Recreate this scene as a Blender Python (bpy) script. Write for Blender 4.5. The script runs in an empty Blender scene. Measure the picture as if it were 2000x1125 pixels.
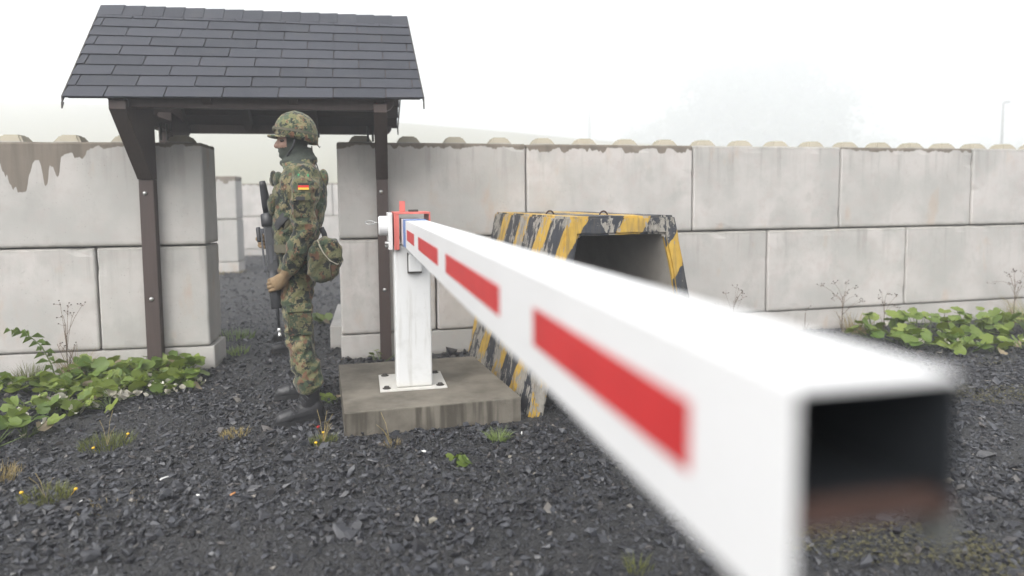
import bpy, bmesh, math, random
import numpy as np
from mathutils import Vector, Matrix, noise as mnoise

SC = bpy.context.scene
COL = SC.collection
R = math.radians

# ------------------------------------------------------------------ camera, sky, sun, exposure
CAM_H = 1.32
F_PX, PITCH, ROLL, PPY = 1333.0, 0.0741, -0.0094, 487.9
cam_d = bpy.data.cameras.new('camera')
cam = bpy.data.objects.new('camera', cam_d)
COL.objects.link(cam)
SC.camera = cam
cp, sp, cr, sr = math.cos(PITCH), math.sin(PITCH), math.cos(ROLL), math.sin(ROLL)
W2C = Matrix(((cr, 0, sr), (0, 1, 0), (-sr, 0, cr))) @ Matrix(((1, 0, 0), (0, cp, -sp), (0, sp, cp)))
C2W = W2C.transposed()
ax, ay, az = C2W.col[0], C2W.col[1], C2W.col[2]          # right, forward, up
M4 = Matrix((ax, az, -ay)).transposed().to_4x4()
M4.translation = (0, 0, CAM_H)
cam.matrix_world = M4
cam_d.sensor_width = 36.0
cam_d.lens = F_PX / 2000 * 36
cam_d.shift_y = -(562.5 - PPY) / 2000
cam_d.clip_start = 0.05
cam_d.clip_end = 2000
cam_d.dof.use_dof = True
cam_d.dof.focus_distance = 4.15
cam_d.dof.aperture_fstop = 1.12

world = bpy.data.worlds.new('World')
SC.world = world
world.use_nodes = True
wt = world.node_tree
wt.nodes.clear()
w_out = wt.nodes.new('ShaderNodeOutputWorld')
w_bg = wt.nodes.new('ShaderNodeBackground')
w_sky = wt.nodes.new('ShaderNodeTexSky')
w_hsv = wt.nodes.new('ShaderNodeHueSaturation')
w_sky.sky_type = 'NISHITA'
w_sky.sun_disc = False
SUN_EL, SUN_AZ = R(44), R(208)
w_sky.sun_elevation = SUN_EL
w_sky.sun_rotation = SUN_AZ
w_sky.air_density = 1.0
w_sky.dust_density = 6.0
w_hsv.inputs['Saturation'].default_value = 0.22
w_bg.inputs['Strength'].default_value = 0.105
wt.links.new(w_sky.outputs[0], w_hsv.inputs['Color'])
wt.links.new(w_hsv.outputs[0], w_bg.inputs['Color'])
wt.links.new(w_bg.outputs[0], w_out.inputs['Surface'])

sun_d = bpy.data.lights.new('sun', 'SUN')
sun_d.energy = 1.5
sun_d.angle = R(70)
sun_d.color = (1.0, 0.98, 0.95)
sun = bpy.data.objects.new('sun', sun_d)
COL.objects.link(sun)
sdir = Vector((math.sin(SUN_AZ) * math.cos(SUN_EL), math.cos(SUN_AZ) * math.cos(SUN_EL), math.sin(SUN_EL)))
sun.rotation_euler = sdir.to_track_quat('Z', 'Y').to_euler()

SC.view_settings.view_transform = 'Standard'
SC.view_settings.look = 'None'
SC.view_settings.gamma = 1.0
SC.view_settings.use_curve_mapping = False
SC.view_settings.exposure = 1.58
SC.render.engine = 'CYCLES'
cy = SC.cycles
cy.max_bounces = 8
cy.diffuse_bounces = 4
cy.glossy_bounces = 3
cy.transmission_bounces = 4
cy.volume_bounces = 3
cy.caustics_reflective = False
cy.caustics_refractive = False
cy.use_denoising = True
try:
    cy.denoiser = 'OPENIMAGEDENOISE'
    cy.denoising_input_passes = 'RGB_ALBEDO_NORMAL'
    cy.denoising_prefilter = 'ACCURATE'
    cy.denoising_quality = 'HIGH'
except Exception:
    pass
HAZE_DENSITY = 0.0080

# ------------------------------------------------------------------ helpers
def tag(o, label=None, cat=None, group=None, kind=None):
    if label: o['label'] = label
    if cat: o['category'] = cat
    if group: o['group'] = group
    if kind: o['kind'] = kind
    return o

def empty(name, loc=(0, 0, 0), rz=0.0):
    o = bpy.data.objects.new(name, None)
    o.location = loc
    o.rotation_euler = (0, 0, rz)
    o.empty_display_size = 0.1
    COL.objects.link(o)
    return o

class MB:
    """collects verts / faces / material slots"""
    def __init__(s):
        s.v, s.f, s.m = [], [], []
    def add(s, vs, fs, m=0):
        b = len(s.v)
        s.v.extend([tuple(p) for p in vs])
        s.f.extend([tuple(i + b for i in f) for f in fs])
        s.m.extend([m] * len(fs))
    def box(s, x0, x1, y0, y1, z0, z1, m=0, mat=None):
        vs = [(x, y, z) for z in (z0, z1) for y in (y0, y1) for x in (x0, x1)]
        if mat is not None: vs = [mat @ Vector(p) for p in vs]
        s.add(vs, [(0, 2, 3, 1), (4, 5, 7, 6), (0, 1, 5, 4), (2, 6, 7, 3), (0, 4, 6, 2), (1, 3, 7, 5)], m)
    def hexa(s, p, m=0):
        """8 points: bottom quad ccw (0-3), top quad ccw (4-7)"""
        s.add(p, [(3, 2, 1, 0), (4, 5, 6, 7), (0, 1, 5, 4), (1, 2, 6, 5), (2, 3, 7, 6), (3, 0, 4, 7)], m)
    def prism(s, poly, axis, a, b, m=0):
        """poly of 2-D points extruded along axis 'x','y','z' from a to b"""
        n = len(poly)
        def P(q, t):
            return {'x': (t, q[0], q[1]), 'y': (q[0], t, q[1]), 'z': (q[0], q[1], t)}[axis]
        vs = [P(q, a) for q in poly] + [P(q, b) for q in poly]
        fs = [tuple(range(n))[::-1], tuple(range(n, 2 * n))] + [(i, (i + 1) % n, n + (i + 1) % n, n + i) for i in range(n)]
        s.add(vs, fs, m)
    def tube(s, path, rad, n=8, m=0, side=None, cap=True):
        """path of points; rad: float or (ra, rb) per point"""
        path = [Vector(p) for p in path]
        k = len(path)
        rings = []
        prev = None
        for i, p in enumerate(path):
            t = (path[min(i + 1, k - 1)] - path[max(i - 1, 0)])
            t = t.normalized() if t.length > 1e-9 else Vector((0, 0, 1))
            ref = Vector(side) if side is not None else (prev if prev is not None else (Vector((0, 0, 1)) if abs(t.z) < 0.9 else Vector((1, 0, 0))))
            u = (ref - t * ref.dot(t))
            u = u.normalized() if u.length > 1e-6 else t.orthogonal().normalized()
            w = t.cross(u)
            prev = u
            r = rad[i] if isinstance(rad, (list, tuple)) else rad
            ra, rb = r if isinstance(r, (list, tuple)) else (r, r)
            rings.append([p + u * (ra * math.cos(2 * math.pi * j / n)) + w * (rb * math.sin(2 * math.pi * j / n)) for j in range(n)])
        vs = [q for rg in rings for q in rg]
        fs = []
        for i in range(k - 1):
            for j in range(n):
                fs.append((i * n + j, i * n + (j + 1) % n, (i + 1) * n + (j + 1) % n, (i + 1) * n + j))
        if cap:
            fs.append(tuple(range(n))[::-1])
            fs.append(tuple((k - 1) * n + j for j in range(n)))
        s.add(vs, fs, m)
    def ellip(s, c, r, nu=14, nv=9, m=0, rot=None):
        vs, fs = [], []
        for i in range(1, nv):
            a = math.pi * i / nv
            for j in range(nu):
                b = 2 * math.pi * j / nu
                vs.append(Vector((r[0] * math.sin(a) * math.cos(b), r[1] * math.sin(a) * math.sin(b), r[2] * math.cos(a))))
        top, bot = len(vs), len(vs) + 1
        vs += [Vector((0, 0, r[2])), Vector((0, 0, -r[2]))]
        for i in range(nv - 2):
            for j in range(nu):
                fs.append((i * nu + j, (i + 1) * nu + j, (i + 1) * nu + (j + 1) % nu, i * nu + (j + 1) % nu))
        for j in range(nu):
            fs.append((top, j, (j + 1) % nu))
            fs.append((bot, (nv - 2) * nu + (j + 1) % nu, (nv - 2) * nu + j))
        if rot is not None: vs = [rot @ q for q in vs]
        s.add([q + Vector(c) for q in vs], fs, m)
    def rings(s, rings, m=0, cap=True):
        n = len(rings[0]); k = len(rings)
        vs = [q for rg in rings for q in rg]
        fs = [(i * n + j, i * n + (j + 1) % n, (i + 1) * n + (j + 1) % n, (i + 1) * n + j) for i in range(k - 1) for j in range(n)]
        if cap:
            fs.append(tuple(range(n))[::-1]); fs.append(tuple((k - 1) * n + j for j in range(n)))
        s.add(vs, fs, m)
    def mesh(s, name, mats=(), smooth=False, off=None):
        me = bpy.data.meshes.new(name)
        v = s.v if off is None else [(p[0] - off[0], p[1] - off[1], p[2] - off[2]) for p in s.v]
        me.from_pydata(v, [], s.f)
        for mt in mats: me.materials.append(mt)
        if any(s.m): me.polygons.foreach_set('material_index', s.m)
        if smooth: me.polygons.foreach_set('use_smooth', [True] * len(me.polygons))
        me.update()
        return me

def link(name, me, parent=None):
    o = bpy.data.objects.new(name, me)
    COL.objects.link(o)
    if parent is not None: o.parent = parent
    return o

def obj(name, mb, mats, parent=None, smooth=False, bevel=0.0, seg=2, world=False, off=None):
    if not isinstance(mats, (list, tuple)): mats = [mats]
    if world and parent is not None: off = parent.location
    me = mb.mesh(name, mats, smooth, off)
    if bevel > 0:
        bm = bmesh.new(); bm.from_mesh(me)
        bmesh.ops.recalc_face_normals(bm, faces=bm.faces)
        es = [e for e in bm.edges if len(e.link_faces) == 2 and e.calc_face_angle(0) > 0.5]
        bmesh.ops.bevel(bm, geom=es, offset=bevel, segments=seg, profile=0.6, affect='EDGES', clamp_overlap=True)
        bm.to_mesh(me); bm.free()
    else:
        bm = bmesh.new(); bm.from_mesh(me)
        bmesh.ops.recalc_face_normals(bm, faces=bm.faces)
        bm.to_mesh(me); bm.free()
    return link(name, me, parent)

def remeshed(mb, voxel, smooth_it=4):
    me = mb.mesh('tmp')
    o = link('tmp', me)
    md = o.modifiers.new('r', 'REMESH'); md.mode = 'VOXEL'; md.voxel_size = voxel
    ms = o.modifiers.new('s', 'SMOOTH'); ms.factor = 0.5; ms.iterations = smooth_it
    bpy.context.view_layer.update()
    dg = bpy.context.evaluated_depsgraph_get()
    res = bpy.data.meshes.new_from_object(o.evaluated_get(dg), preserve_all_data_layers=False, depsgraph=dg)
    bpy.data.objects.remove(o); bpy.data.meshes.remove(me)
    res.materials.clear()
    return res

# ------------------------------------------------------------------ materials
class NT:
    def __init__(s, name):
        s.mat = bpy.data.materials.new(name)
        s.mat.use_nodes = True
        s.t = s.mat.node_tree
        s.t.nodes.clear()
        s.out = s.t.nodes.new('ShaderNodeOutputMaterial')
        s.b = s.t.nodes.new('ShaderNodeBsdfPrincipled')
        s.t.links.new(s.b.outputs[0], s.out.inputs[0])
        s._tc = None
    def n(s, typ, **kw):
        nd = s.t.nodes.new(typ)
        for k, v in kw.items(): setattr(nd, k, v)
        return nd
    def put(s, sock, v):
        if isinstance(v, bpy.types.NodeSocket): s.t.links.new(v, sock)
        else:
            try: sock.default_value = v
            except Exception: sock.default_value = (*v, 1.0)
    @property
    def tc(s):
        if s._tc is None: s._tc = s.n('ShaderNodeTexCoord')
        return s._tc
    def co(s, scale=(1, 1, 1), src='Object', seed=None):
        mp = s.n('ShaderNodeMapping')
        s.put(mp.inputs['Vector'], s.tc.outputs[src])
        mp.inputs['Scale'].default_value = scale
        if seed is not None: s.put(mp.inputs['Location'], seed)
        return mp.outputs[0]
    def noise(s, scale, detail=4, rough=0.55, vec=None, col=False, dist=0.0):
        nd = s.n('ShaderNodeTexNoise')
        s.put(nd.inputs['Vector'], vec if vec is not None else s.co())
        nd.inputs['Scale'].default_value = scale
        nd.inputs['Detail'].default_value = detail
        nd.inputs['Roughness'].default_value = rough
        nd.inputs['Distortion'].default_value = dist
        return nd.outputs['Color' if col else 'Fac']
    def voro(s, scale, vec=None, out='Distance', feature='F1'):
        nd = s.n('ShaderNodeTexVoronoi', feature=feature)
        s.put(nd.inputs['Vector'], vec if vec is not None else s.co())
        nd.inputs['Scale'].default_value = scale
        return nd.outputs[out]
    def math(s, op, a, b=0.0, c=None, clamp=False):
        nd = s.n('ShaderNodeMath', operation=op, use_clamp=clamp)
        s.put(nd.inputs[0], a); s.put(nd.inputs[1], b)
        if c is not None: s.put(nd.inputs[2], c)
        return nd.outputs[0]
    def step(s, v, lo, hi, a=0.0, b=1.0):
        nd = s.n('ShaderNodeMapRange', interpolation_type='SMOOTHSTEP')
        s.put(nd.inputs[0], v); s.put(nd.inputs[1], lo); s.put(nd.inputs[2], hi)
        s.put(nd.inputs[3], a); s.put(nd.inputs[4], b)
        return nd.outputs[0]
    def mix(s, f, a, b, mode='MIX'):
        nd = s.n('ShaderNodeMix', data_type='RGBA', blend_type=mode)
        s.put(nd.inputs[0], f); s.put(nd.inputs[6], a); s.put(nd.inputs[7], b)
        return nd.outputs[2]
    def sep(s, vec):
        nd = s.n('ShaderNodeSeparateXYZ'); s.put(nd.inputs[0], vec)
        return nd.outputs
    def bump(s, h, strength=0.3, dist=0.01):
        nd = s.n('ShaderNodeBump')
        nd.inputs['Strength'].default_value = strength
        nd.inputs['Distance'].default_value = dist
        s.put(nd.inputs['Height'], h)
        s.t.links.new(nd.outputs[0], s.b.inputs['Normal'])
    def fin(s, col, rough=0.7, metal=0.0, spec=None):
        s.put(s.b.inputs['Base Color'], col)
        s.put(s.b.inputs['Roughness'], rough)
        s.b.inputs['Metallic'].default_value = metal
        if spec is not None: s.b.inputs['Specular IOR Level'].default_value = spec
        return s.mat
    def rnd(s):
        return s.n('ShaderNodeObjectInfo').outputs['Random']
    def ocol(s):
        nd = s.n('ShaderNodeObjectInfo'); sc = s.n('ShaderNodeSeparateColor')
        s.put(sc.inputs[0], nd.outputs['Color'])
        return sc.outputs

def c4(*c): return (*c, 1.0)

def simple(name, col, rough=0.6, metal=0.0, var=0.15, scale=8.0, bump=0.0, bscale=60.0, spec=None):
    m = NT(name)
    nz = m.noise(scale, 5)
    dark = tuple(x * (1 - var) for x in col); lite = tuple(min(1, x * (1 + var)) for x in col)
    if bump: m.bump(m.noise(bscale, 4), bump, 0.01)
    return m.fin(m.mix(nz, c4(*dark), c4(*lite)), rough, metal, spec)

def mat_concrete():
    m = NT('cast_concrete')
    oc = m.ocol()
    rnd = m.rnd()
    sv = m.n('ShaderNodeCombineXYZ')
    for i, k in enumerate((37.0, 11.0, 23.0)): m.put(sv.inputs[i], m.math('MULTIPLY', rnd, k))
    seed = sv.outputs[0]
    x, y, z = m.sep(m.tc.outputs['Object'])[:3]
    big = m.noise(2.2, 4, 0.55, m.co(seed=seed))
    mid = m.noise(9, 6, 0.6, m.co(seed=seed))
    fine = m.noise(70, 4, 0.7, m.co(seed=seed))
    streak = m.noise(1.0, 4, 0.6, m.co((16, 16, 1.1), seed=seed))
    base = m.mix(m.step(big, 0.3, 0.7), c4(0.36, 0.352, 0.333), c4(0.475, 0.45, 0.428))
    base = m.mix(m.step(mid, 0.45, 0.72, 0, 0.42), base, c4(0.39, 0.335, 0.315))
    base = m.mix(m.step(m.noise(4.5, 6, 0.65, m.co((1, 1, .6), seed=seed)), 0.52, 0.68, 0, 0.35), base, c4(0.27, 0.268, 0.248))
    base = m.mix(m.step(rnd, 0, 1, 0, 0.40), base, c4(0.30, 0.295, 0.275))
    base = m.mix(m.math('MULTIPLY', m.step(m.noise(3.3, 4, .6, m.co((1.3, 1, 0.5), seed=seed)), .60, .72), .30), base, c4(0.40, 0.27, 0.17))
    # grey rain streaks below the top edge
    top = m.step(z, 0.30, 0.80, 0.1, 1.0)
    sm = m.math('MULTIPLY', m.step(streak, 0.5, 0.72), top)
    base = m.mix(m.math('MULTIPLY', sm, 0.32), base, c4(0.15, 0.145, 0.13))
    # grime gathering along the arrises
    edge = m.math('MINIMUM', z, m.math('SUBTRACT', 0.8, z))
    edge = m.math('ADD', edge, m.math('MULTIPLY', m.math('SUBTRACT', mid, 0.5), 0.06))
    em = m.step(edge, 0.0, 0.045, 0.55, 0.0)
    base = m.mix(em, base, c4(0.16, 0.15, 0.125))
    # brown wet stain running down from the top
    dn = m.n('ShaderNodeTexNoise', noise_dimensions='1D')
    m.put(dn.inputs['W'], m.math('ADD', m.math('MULTIPLY', x, 1.0), m.math('MULTIPLY', oc[2], 17.0)))
    dn.inputs['Scale'].default_value = 6.0; dn.inputs['Detail'].default_value = 3.0
    drip = m.step(dn.outputs[0], 0.36, 0.66, 0.45, 1.2)
    env = m.mix(oc[1], c4(1, 1, 1), m.step(x, 0.38, 0.98, 1.0, 0.10))
    depth = m.math('MULTIPLY', m.math('MULTIPLY', drip, oc[0]), env)
    dist = m.math('SUBTRACT', 0.79, z)
    dist = m.math('ADD', dist, m.math('MULTIPLY', m.math('SUBTRACT', m.noise(22, 3), 0.5), 0.025))
    st = m.step(m.math('SUBTRACT', depth, dist), -0.004, 0.008)
    st = m.math('MULTIPLY', st, m.step(z, 0.80, 0.803, 1.0, 0.0))
    st = m.math('MULTIPLY', st, m.step(oc[0], 0.0, 0.01))
    scol = m.mix(m.step(streak, 0.3, 0.7), c4(0.088, 0.070, 0.050), c4(0.145, 0.118, 0.088))
    base = m.mix(m.math('MULTIPLY', st, 0.88), base, scol)
    # lichen-beige weathering on the studs and top face
    base = m.mix(m.step(z, 0.795, 0.815, 0.0, 0.6), base, c4(0.30, 0.265, 0.18))
    pit = m.step(m.voro(38, m.co(seed=seed)), 0.02, 0.17, 1.0, 0.0)
    pit = m.math('MULTIPLY', pit, m.step(m.noise(6, 2), 0.48, 0.56))
    base = m.mix(m.math('MULTIPLY', pit, 0.65), base, c4(0.12, 0.115, 0.105))
    hgt = m.math('ADD', m.math('MULTIPLY', fine, 0.5), m.math('MULTIPLY', mid, 0.8))
    hgt = m.math('SUBTRACT', hgt, m.math('MULTIPLY', pit, 0.8))
    m.bump(hgt, 0.35, 0.006)
    return m.fin(base, 0.86)

def mat_slab():
    m = NT('weathered_slab_concrete')
    x, y, z = m.sep(m.tc.outputs['Object'])[:3]
    n1 = m.noise(5, 6, 0.6); n2 = m.noise(120, 3, 0.8)
    base = m.mix(m.step(n1, 0.3, 0.7), c4(0.085, 0.075, 0.058), c4(0.165, 0.148, 0.12))
    base = m.mix(m.step(n2, 0.62, 0.72, 0, 0.6), base, c4(0.22, 0.205, 0.17))
    sp_ = m.step(m.voro(30), 0.05, 0.10, 1.0, 0.0)
    sp_ = m.math('MULTIPLY', sp_, m.step(m.noise(9, 2), 0.56, 0.62))
    sidev = m.step(z, 0.135, 0.148, 1.0, 0.0)
    strk = m.step(m.noise(1.0, 3, 0.6, m.co((13, 13, 1.0))), 0.42, 0.62)
    base = m.mix(m.math('MULTIPLY', m.math('MULTIPLY', strk, sidev), 0.8), base, c4(0.035, 0.029, 0.02))
    base = m.mix(m.math('MULTIPLY', sp_, m.math('ADD', 0.2, m.math('MULTIPLY', sidev, 0.6))), base, c4(0.5, 0.48, 0.43))
    m.bump(m.math('ADD', n2, n1), 0.5, 0.004)
    return m.fin(base, 0.8)

def mat_stripes():
    m = NT('peeling_hazard_paint')
    x, y, z = m.sep(m.tc.outputs['Object'])[:3]
    nx = m.math('ABSOLUTE', m.sep(m.tc.outputs['Normal'])[0])
    side = m.step(nx, 0.65, 0.72)
    front = m.math('ADD', m.math('ADD', x, 0.17), m.math('MULTIPLY', z, -0.62))
    sd = m.math('ADD', m.math('MULTIPLY', y, 0.82), m.math('MULTIPLY', z, 0.36))
    ph = m.n('ShaderNodeMix', data_type='FLOAT')
    m.put(ph.inputs[0], side); m.put(ph.inputs[2], front); m.put(ph.inputs[3], sd)
    wob = m.math('MULTIPLY', m.math('SUBTRACT', m.noise(14, 4), 0.5), 0.05)
    p = m.math('FRACT', m.math('ADD', m.math('MULTIPLY', m.math('ADD', ph.outputs[0], wob), 2.45), 40.38))
    yel = m.math('MULTIPLY', m.step(p, 0.0, 0.02), m.step(p, 0.42, 0.44, 1.0, 0.0))
    yc = m.mix(m.noise(18, 5), c4(0.34, 0.20, 0.02), c4(0.56, 0.37, 0.07))
    bc = m.mix(m.noise(25, 4), c4(0.014, 0.016, 0.022), c4(0.045, 0.05, 0.06))
    paint = m.mix(yel, bc, yc)
    pn = m.noise(1.0, 7, 0.68, m.co((34, 34, 9)))
    pn2 = m.noise(5.0, 5, 0.6)
    pm = m.math('ADD', m.math('MULTIPLY', pn, 0.38), m.math('MULTIPLY', pn2, 0.62))
    peel = m.step(m.math('ADD', pm, m.math('MULTIPLY', side, 0.028)), 0.538, 0.552)
    cc = m.mix(m.noise(40, 4), c4(0.18, 0.165, 0.14), c4(0.36, 0.34, 0.30))
    col = m.mix(peel, paint, cc)
    gr_ = m.math('MULTIPLY', m.step(m.noise(1.0, 5, 0.65, m.co((20, 20, 2.4))), 0.46, 0.70), 0.55)
    col = m.mix(gr_, col, c4(0.085, 0.075, 0.060))
    inside = m.math('MULTIPLY', m.step(z, 1.095, 1.10, 1, 0), m.step(y, 0.03, 0.04))
    ins = m.step(m.math('ABSOLUTE', m.math('ADD', x, 0.0)), m.math('SUBTRACT', 0.545, m.math('MULTIPLY', z, 0.235)), m.math('SUBTRACT', 0.55, m.math('MULTIPLY', z, 0.235)), 1.0, 0.0)
    col = m.mix(m.math('MULTIPLY', inside, ins), col, m.mix(m.noise(8, 5), c4(0.27, 0.25, 0.22), c4(0.38, 0.355, 0.32)))
    h = m.math('SUBTRACT', m.math('MULTIPLY', m.noise(60, 4), 0.4), peel)
    m.bump(h, 0.5, 0.004)
    return m.fin(col, 0.7)

def mat_wood():
    m = NT('dark_stained_timber')
    g = m.noise(1.0, 6, 0.6, m.co((40, 40, 2.2)))
    n = m.noise(4, 4)
    col = m.mix(g, c4(0.030, 0.019, 0.016), c4(0.062, 0.040, 0.034))
    col = m.mix(m.step(n, 0.55, 0.75, 0, 0.5), col, c4(0.045, 0.036, 0.034))
    m.bump(g, 0.35, 0.004)
    return m.fin(col, 0.62)

def mat_shingle():
    m = NT('mineral_felt_shingle')
    rnd = m.rnd()
    gr = m.noise(420, 2, 0.8)
    bl = m.noise(7, 5)
    base = m.mix(rnd, c4(0.015, 0.017, 0.024), c4(0.030, 0.032, 0.042))
    base = m.mix(m.step(gr, 0.35, 0.7, 0, 0.6), base, c4(0.055, 0.058, 0.070))
    base = m.mix(m.step(bl, 0.5, 0.8, 0, 0.4), base, c4(0.05, 0.05, 0.052))
    li = m.math('MULTIPLY', m.step(m.noise(34, 5, 0.7), 0.66, 0.70), m.step(m.noise(3.0, 2), 0.52, 0.66))
    base = m.mix(m.math('MULTIPLY', li, 0.5), base, c4(0.20, 0.205, 0.15))
    m.bump(gr, 0.5, 0.002)
    return m.fin(base, 0.78)

def mat_white_metal():
    m = NT('white_enamel_steel')
    x, y, z = m.sep(m.tc.outputs['Object'])[:3]
    n = m.noise(7, 6, 0.65)
    st = m.noise(1.0, 4, 0.6, m.co((22, 22, 2.0)))
    col = m.mix(m.step(n, 0.52, 0.75, 0, 0.35), c4(0.60, 0.605, 0.60), c4(0.40, 0.40, 0.38))
    col = m.mix(m.step(st, 0.52, 0.72, 0, 0.45), col, c4(0.38, 0.37, 0.34))
    low = m.step(m.math('ADD', z, m.math('MULTIPLY', n, 0.08)), 0.0, 0.12, 0.7, 0.0)
    col = m.mix(low, col, c4(0.46, 0.43, 0.36))
    speck = m.math('MULTIPLY', m.step(m.voro(38), 0.03, 0.07, 1.0, 0.0), m.step(m.noise(8, 2), 0.55, 0.6))
    col = m.mix(m.math('MULTIPLY', speck, 0.7), col, c4(0.22, 0.15, 0.09))
    m.bump(n, 0.05, 0.003)
    return m.fin(col, 0.42)

def mat_camo(name='flecktarn_cloth', bright=1.0, s=1.0):
    m = NT(name)
    def c(r_, g_, b_): return c4(r_ * bright, g_ * bright, b_ * bright)
    v = m.co((s, s, s * 0.85))
    dist = m.noise(40, 2, 0.5, v, col=True)
    mixv = m.n('ShaderNodeVectorMath', operation='MULTIPLY_ADD')
    m.put(mixv.inputs[0], dist); mixv.inputs[1].default_value = (0.035,) * 3; m.put(mixv.inputs[2], v)
    v = mixv.outputs[0]
    def off(k):
        nd = m.n('ShaderNodeVectorMath', operation='ADD'); m.put(nd.inputs[0], v); nd.inputs[1].default_value = (k, k * .7, k * 1.3)
        return nd.outputs[0]
    col = m.mix(m.step(m.noise(11, 3, 0.6, off(0)), 0.47, 0.5), c(0.205, 0.175, 0.095), c(0.125, 0.125, 0.06))
    col = m.mix(m.step(m.noise(15, 4, 0.62, off(3.1)), 0.505, 0.525), col, c(0.055, 0.078, 0.045))
    col = m.mix(m.step(m.noise(14, 4, 0.62, off(7.7)), 0.565, 0.585), col, c(0.140, 0.072, 0.042))
    col = m.mix(m.step(m.noise(17, 4, 0.65, off(11.3)), 0.55, 0.57), col, c(0.018, 0.022, 0.020))
    sp1 = m.step(m.voro(55, off(2)), 0.22, 0.27, 1, 0)
    sp1 = m.math('MULTIPLY', sp1, m.step(m.noise(9, 2, 0.5, off(5)), 0.5, 0.56))
    col = m.mix(sp1, col, c(0.022, 0.03, 0.022))
    sp2 = m.step(m.voro(48, off(9)), 0.22, 0.27, 1, 0)
    sp2 = m.math('MULTIPLY', sp2, m.step(m.noise(8, 2, 0.5, off(15)), 0.52, 0.58))
    col = m.mix(sp2, col, c(0.21, 0.18, 0.10))
    m.bump(m.math('ADD', m.noise(30, 4), m.math('MULTIPLY', m.noise(300, 2), 0.2)), 0.6, 0.012)
    m.b.inputs['Sheen Weight'].default_value = 0.15
    return m.fin(col, 0.88, spec=0.2)

def mat_leaf(name, a, b, back=0.15):
    m = NT(name)
    rnd = m.rnd()
    n = m.noise(22, 4)
    col = m.mix(rnd, c4(*a), c4(*b))
    col = m.mix(m.step(n, 0.4, 0.8, 0, 0.5), col, c4(a[0] * 0.6, a[1] * 0.65, a[2] * 0.6))
    m.bump(m.noise(50, 3), 0.4, 0.004)
    m.b.inputs['Transmission Weight'].default_value = 0.0
    m.fin(col, 0.48)
    tr = m.n('ShaderNodeBsdfTranslucent'); m.put(tr.inputs[0], m.mix(0.5, col, c4(b[0] * 1.6, b[1] * 1.6, b[2])))
    mx = m.n('ShaderNodeMixShader'); mx.inputs[0].default_value = back
    m.t.links.new(m.b.outputs[0], mx.inputs[1]); m.t.links.new(tr.outputs[0], mx.inputs[2])
    m.t.links.new(mx.outputs[0], m.out.inputs[0])
    return m.mat

def mat_ground():
    m = NT('ground_cinder')
    x, y, z = m.sep(m.tc.outputs['Object'])[:3]
    v1 = m.voro(70, out='Color')
    sc = m.n('ShaderNodeSeparateColor'); m.put(sc.inputs[0], v1)
    vd = m.voro(70)
    n = m.noise(1.6, 5)
    base = m.mix(sc.outputs[0], c4(0.008, 0.008, 0.009), c4(0.030, 0.030, 0.031))
    base = m.mix(m.step(n, 0.45, 0.7, 0, 0.55), base, c4(0.032, 0.031, 0.030))
    fine = m.noise(160, 3, 0.8)
    base = m.mix(m.step(fine, 0.55, 0.75, 0, 0.5), base, c4(0.055, 0.053, 0.052))
    gn = m.noise(0.35, 5)
    grass = m.mix(m.noise(1.5, 6), c4(0.15, 0.145, 0.09), c4(0.24, 0.22, 0.15))
    far = m.step(m.math('ADD', y, m.math('MULTIPLY', gn, 4.0)), 19.5, 22.0)
    base = m.mix(far, base, grass)
    m.bump(m.math('ADD', m.math('MULTIPLY', vd, -1.0), m.math('MULTIPLY', fine, 0.5)), 0.8, 0.012)
    return m.fin(base, 0.72)

def mat_stone():
    m = NT('slate_chipping')
    at = m.n('ShaderNodeAttribute', attribute_name='rnd')
    sc = m.n('ShaderNodeSeparateColor'); m.put(sc.inputs[0], at.outputs['Color'])
    n = m.noise(90, 4, 0.6)
    col = m.mix(sc.outputs[0], c4(0.010, 0.010, 0.013), c4(0.044, 0.046, 0.053))
    col = m.mix(m.step(sc.outputs[1], 0.90, 1.0, 0, 0.6), col, c4(0.10, 0.088, 0.078))
    col = m.mix(m.step(sc.outputs[2], 0.985, 1.0, 0, 0.7), col, c4(0.22, 0.20, 0.17))
    col = m.mix(m.step(n, 0.5, 0.8, 0, 0.35), col, c4(0.062, 0.063, 0.068))
    m.bump(n, 0.3, 0.003)
    return m.fin(col, m.step(sc.outputs[1], 0, 1, 0.30, 0.7))

CONC = mat_concrete(); SLAB = mat_slab(); HAZARD = mat_stripes(); WOOD = mat_wood(); SHING = mat_shingle()
WHITE = mat_white_metal(); CAMO = mat_camo('flecktarn_cloth', 0.76, 1.2); CAMO_PALE = mat_camo('helmet_cover_cloth', 1.05, 1.7); CAMO_DARK = mat_camo('bag_cloth', 0.50, 1.3)
GROUND = mat_ground(); STONE = mat_stone()
BOOMW = simple('boom_white_paint', (0.68, 0.68, 0.68), 0.35, var=0.06, scale=5)
BOOMIN = simple('boom_inside_steel_rim_shade', (0.022, 0.025, 0.029), 0.5, 0.3, var=0.3)  # dark inner steel, also painted shade on the right end rim
RUST = simple('rust', (0.045, 0.022, 0.016), 0.8, var=0.5, scale=30)
RED = simple('red_reflective_sheet', (0.47, 0.028, 0.030), 0.45, var=0.25, scale=9)
REDP = simple('faded_red_paint', (0.50, 0.12, 0.10), 0.5, var=0.25, scale=14)
BLUE = simple('blue_tape', (0.08, 0.17, 0.40), 0.5)
STEEL = simple('galvanised_steel', (0.42, 0.42, 0.41), 0.42, 0.8, var=0.3, scale=30)
DARKST = simple('dark_steel', (0.05, 0.045, 0.04), 0.55, 0.4, var=0.4, scale=20)
GUN = simple('gun_polymer', (0.020, 0.021, 0.024), 0.48, var=0.3, scale=20)
GUNG = simple('gun_grey_metal', (0.055, 0.057, 0.063), 0.42, 0.4, var=0.3, scale=20)
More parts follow.
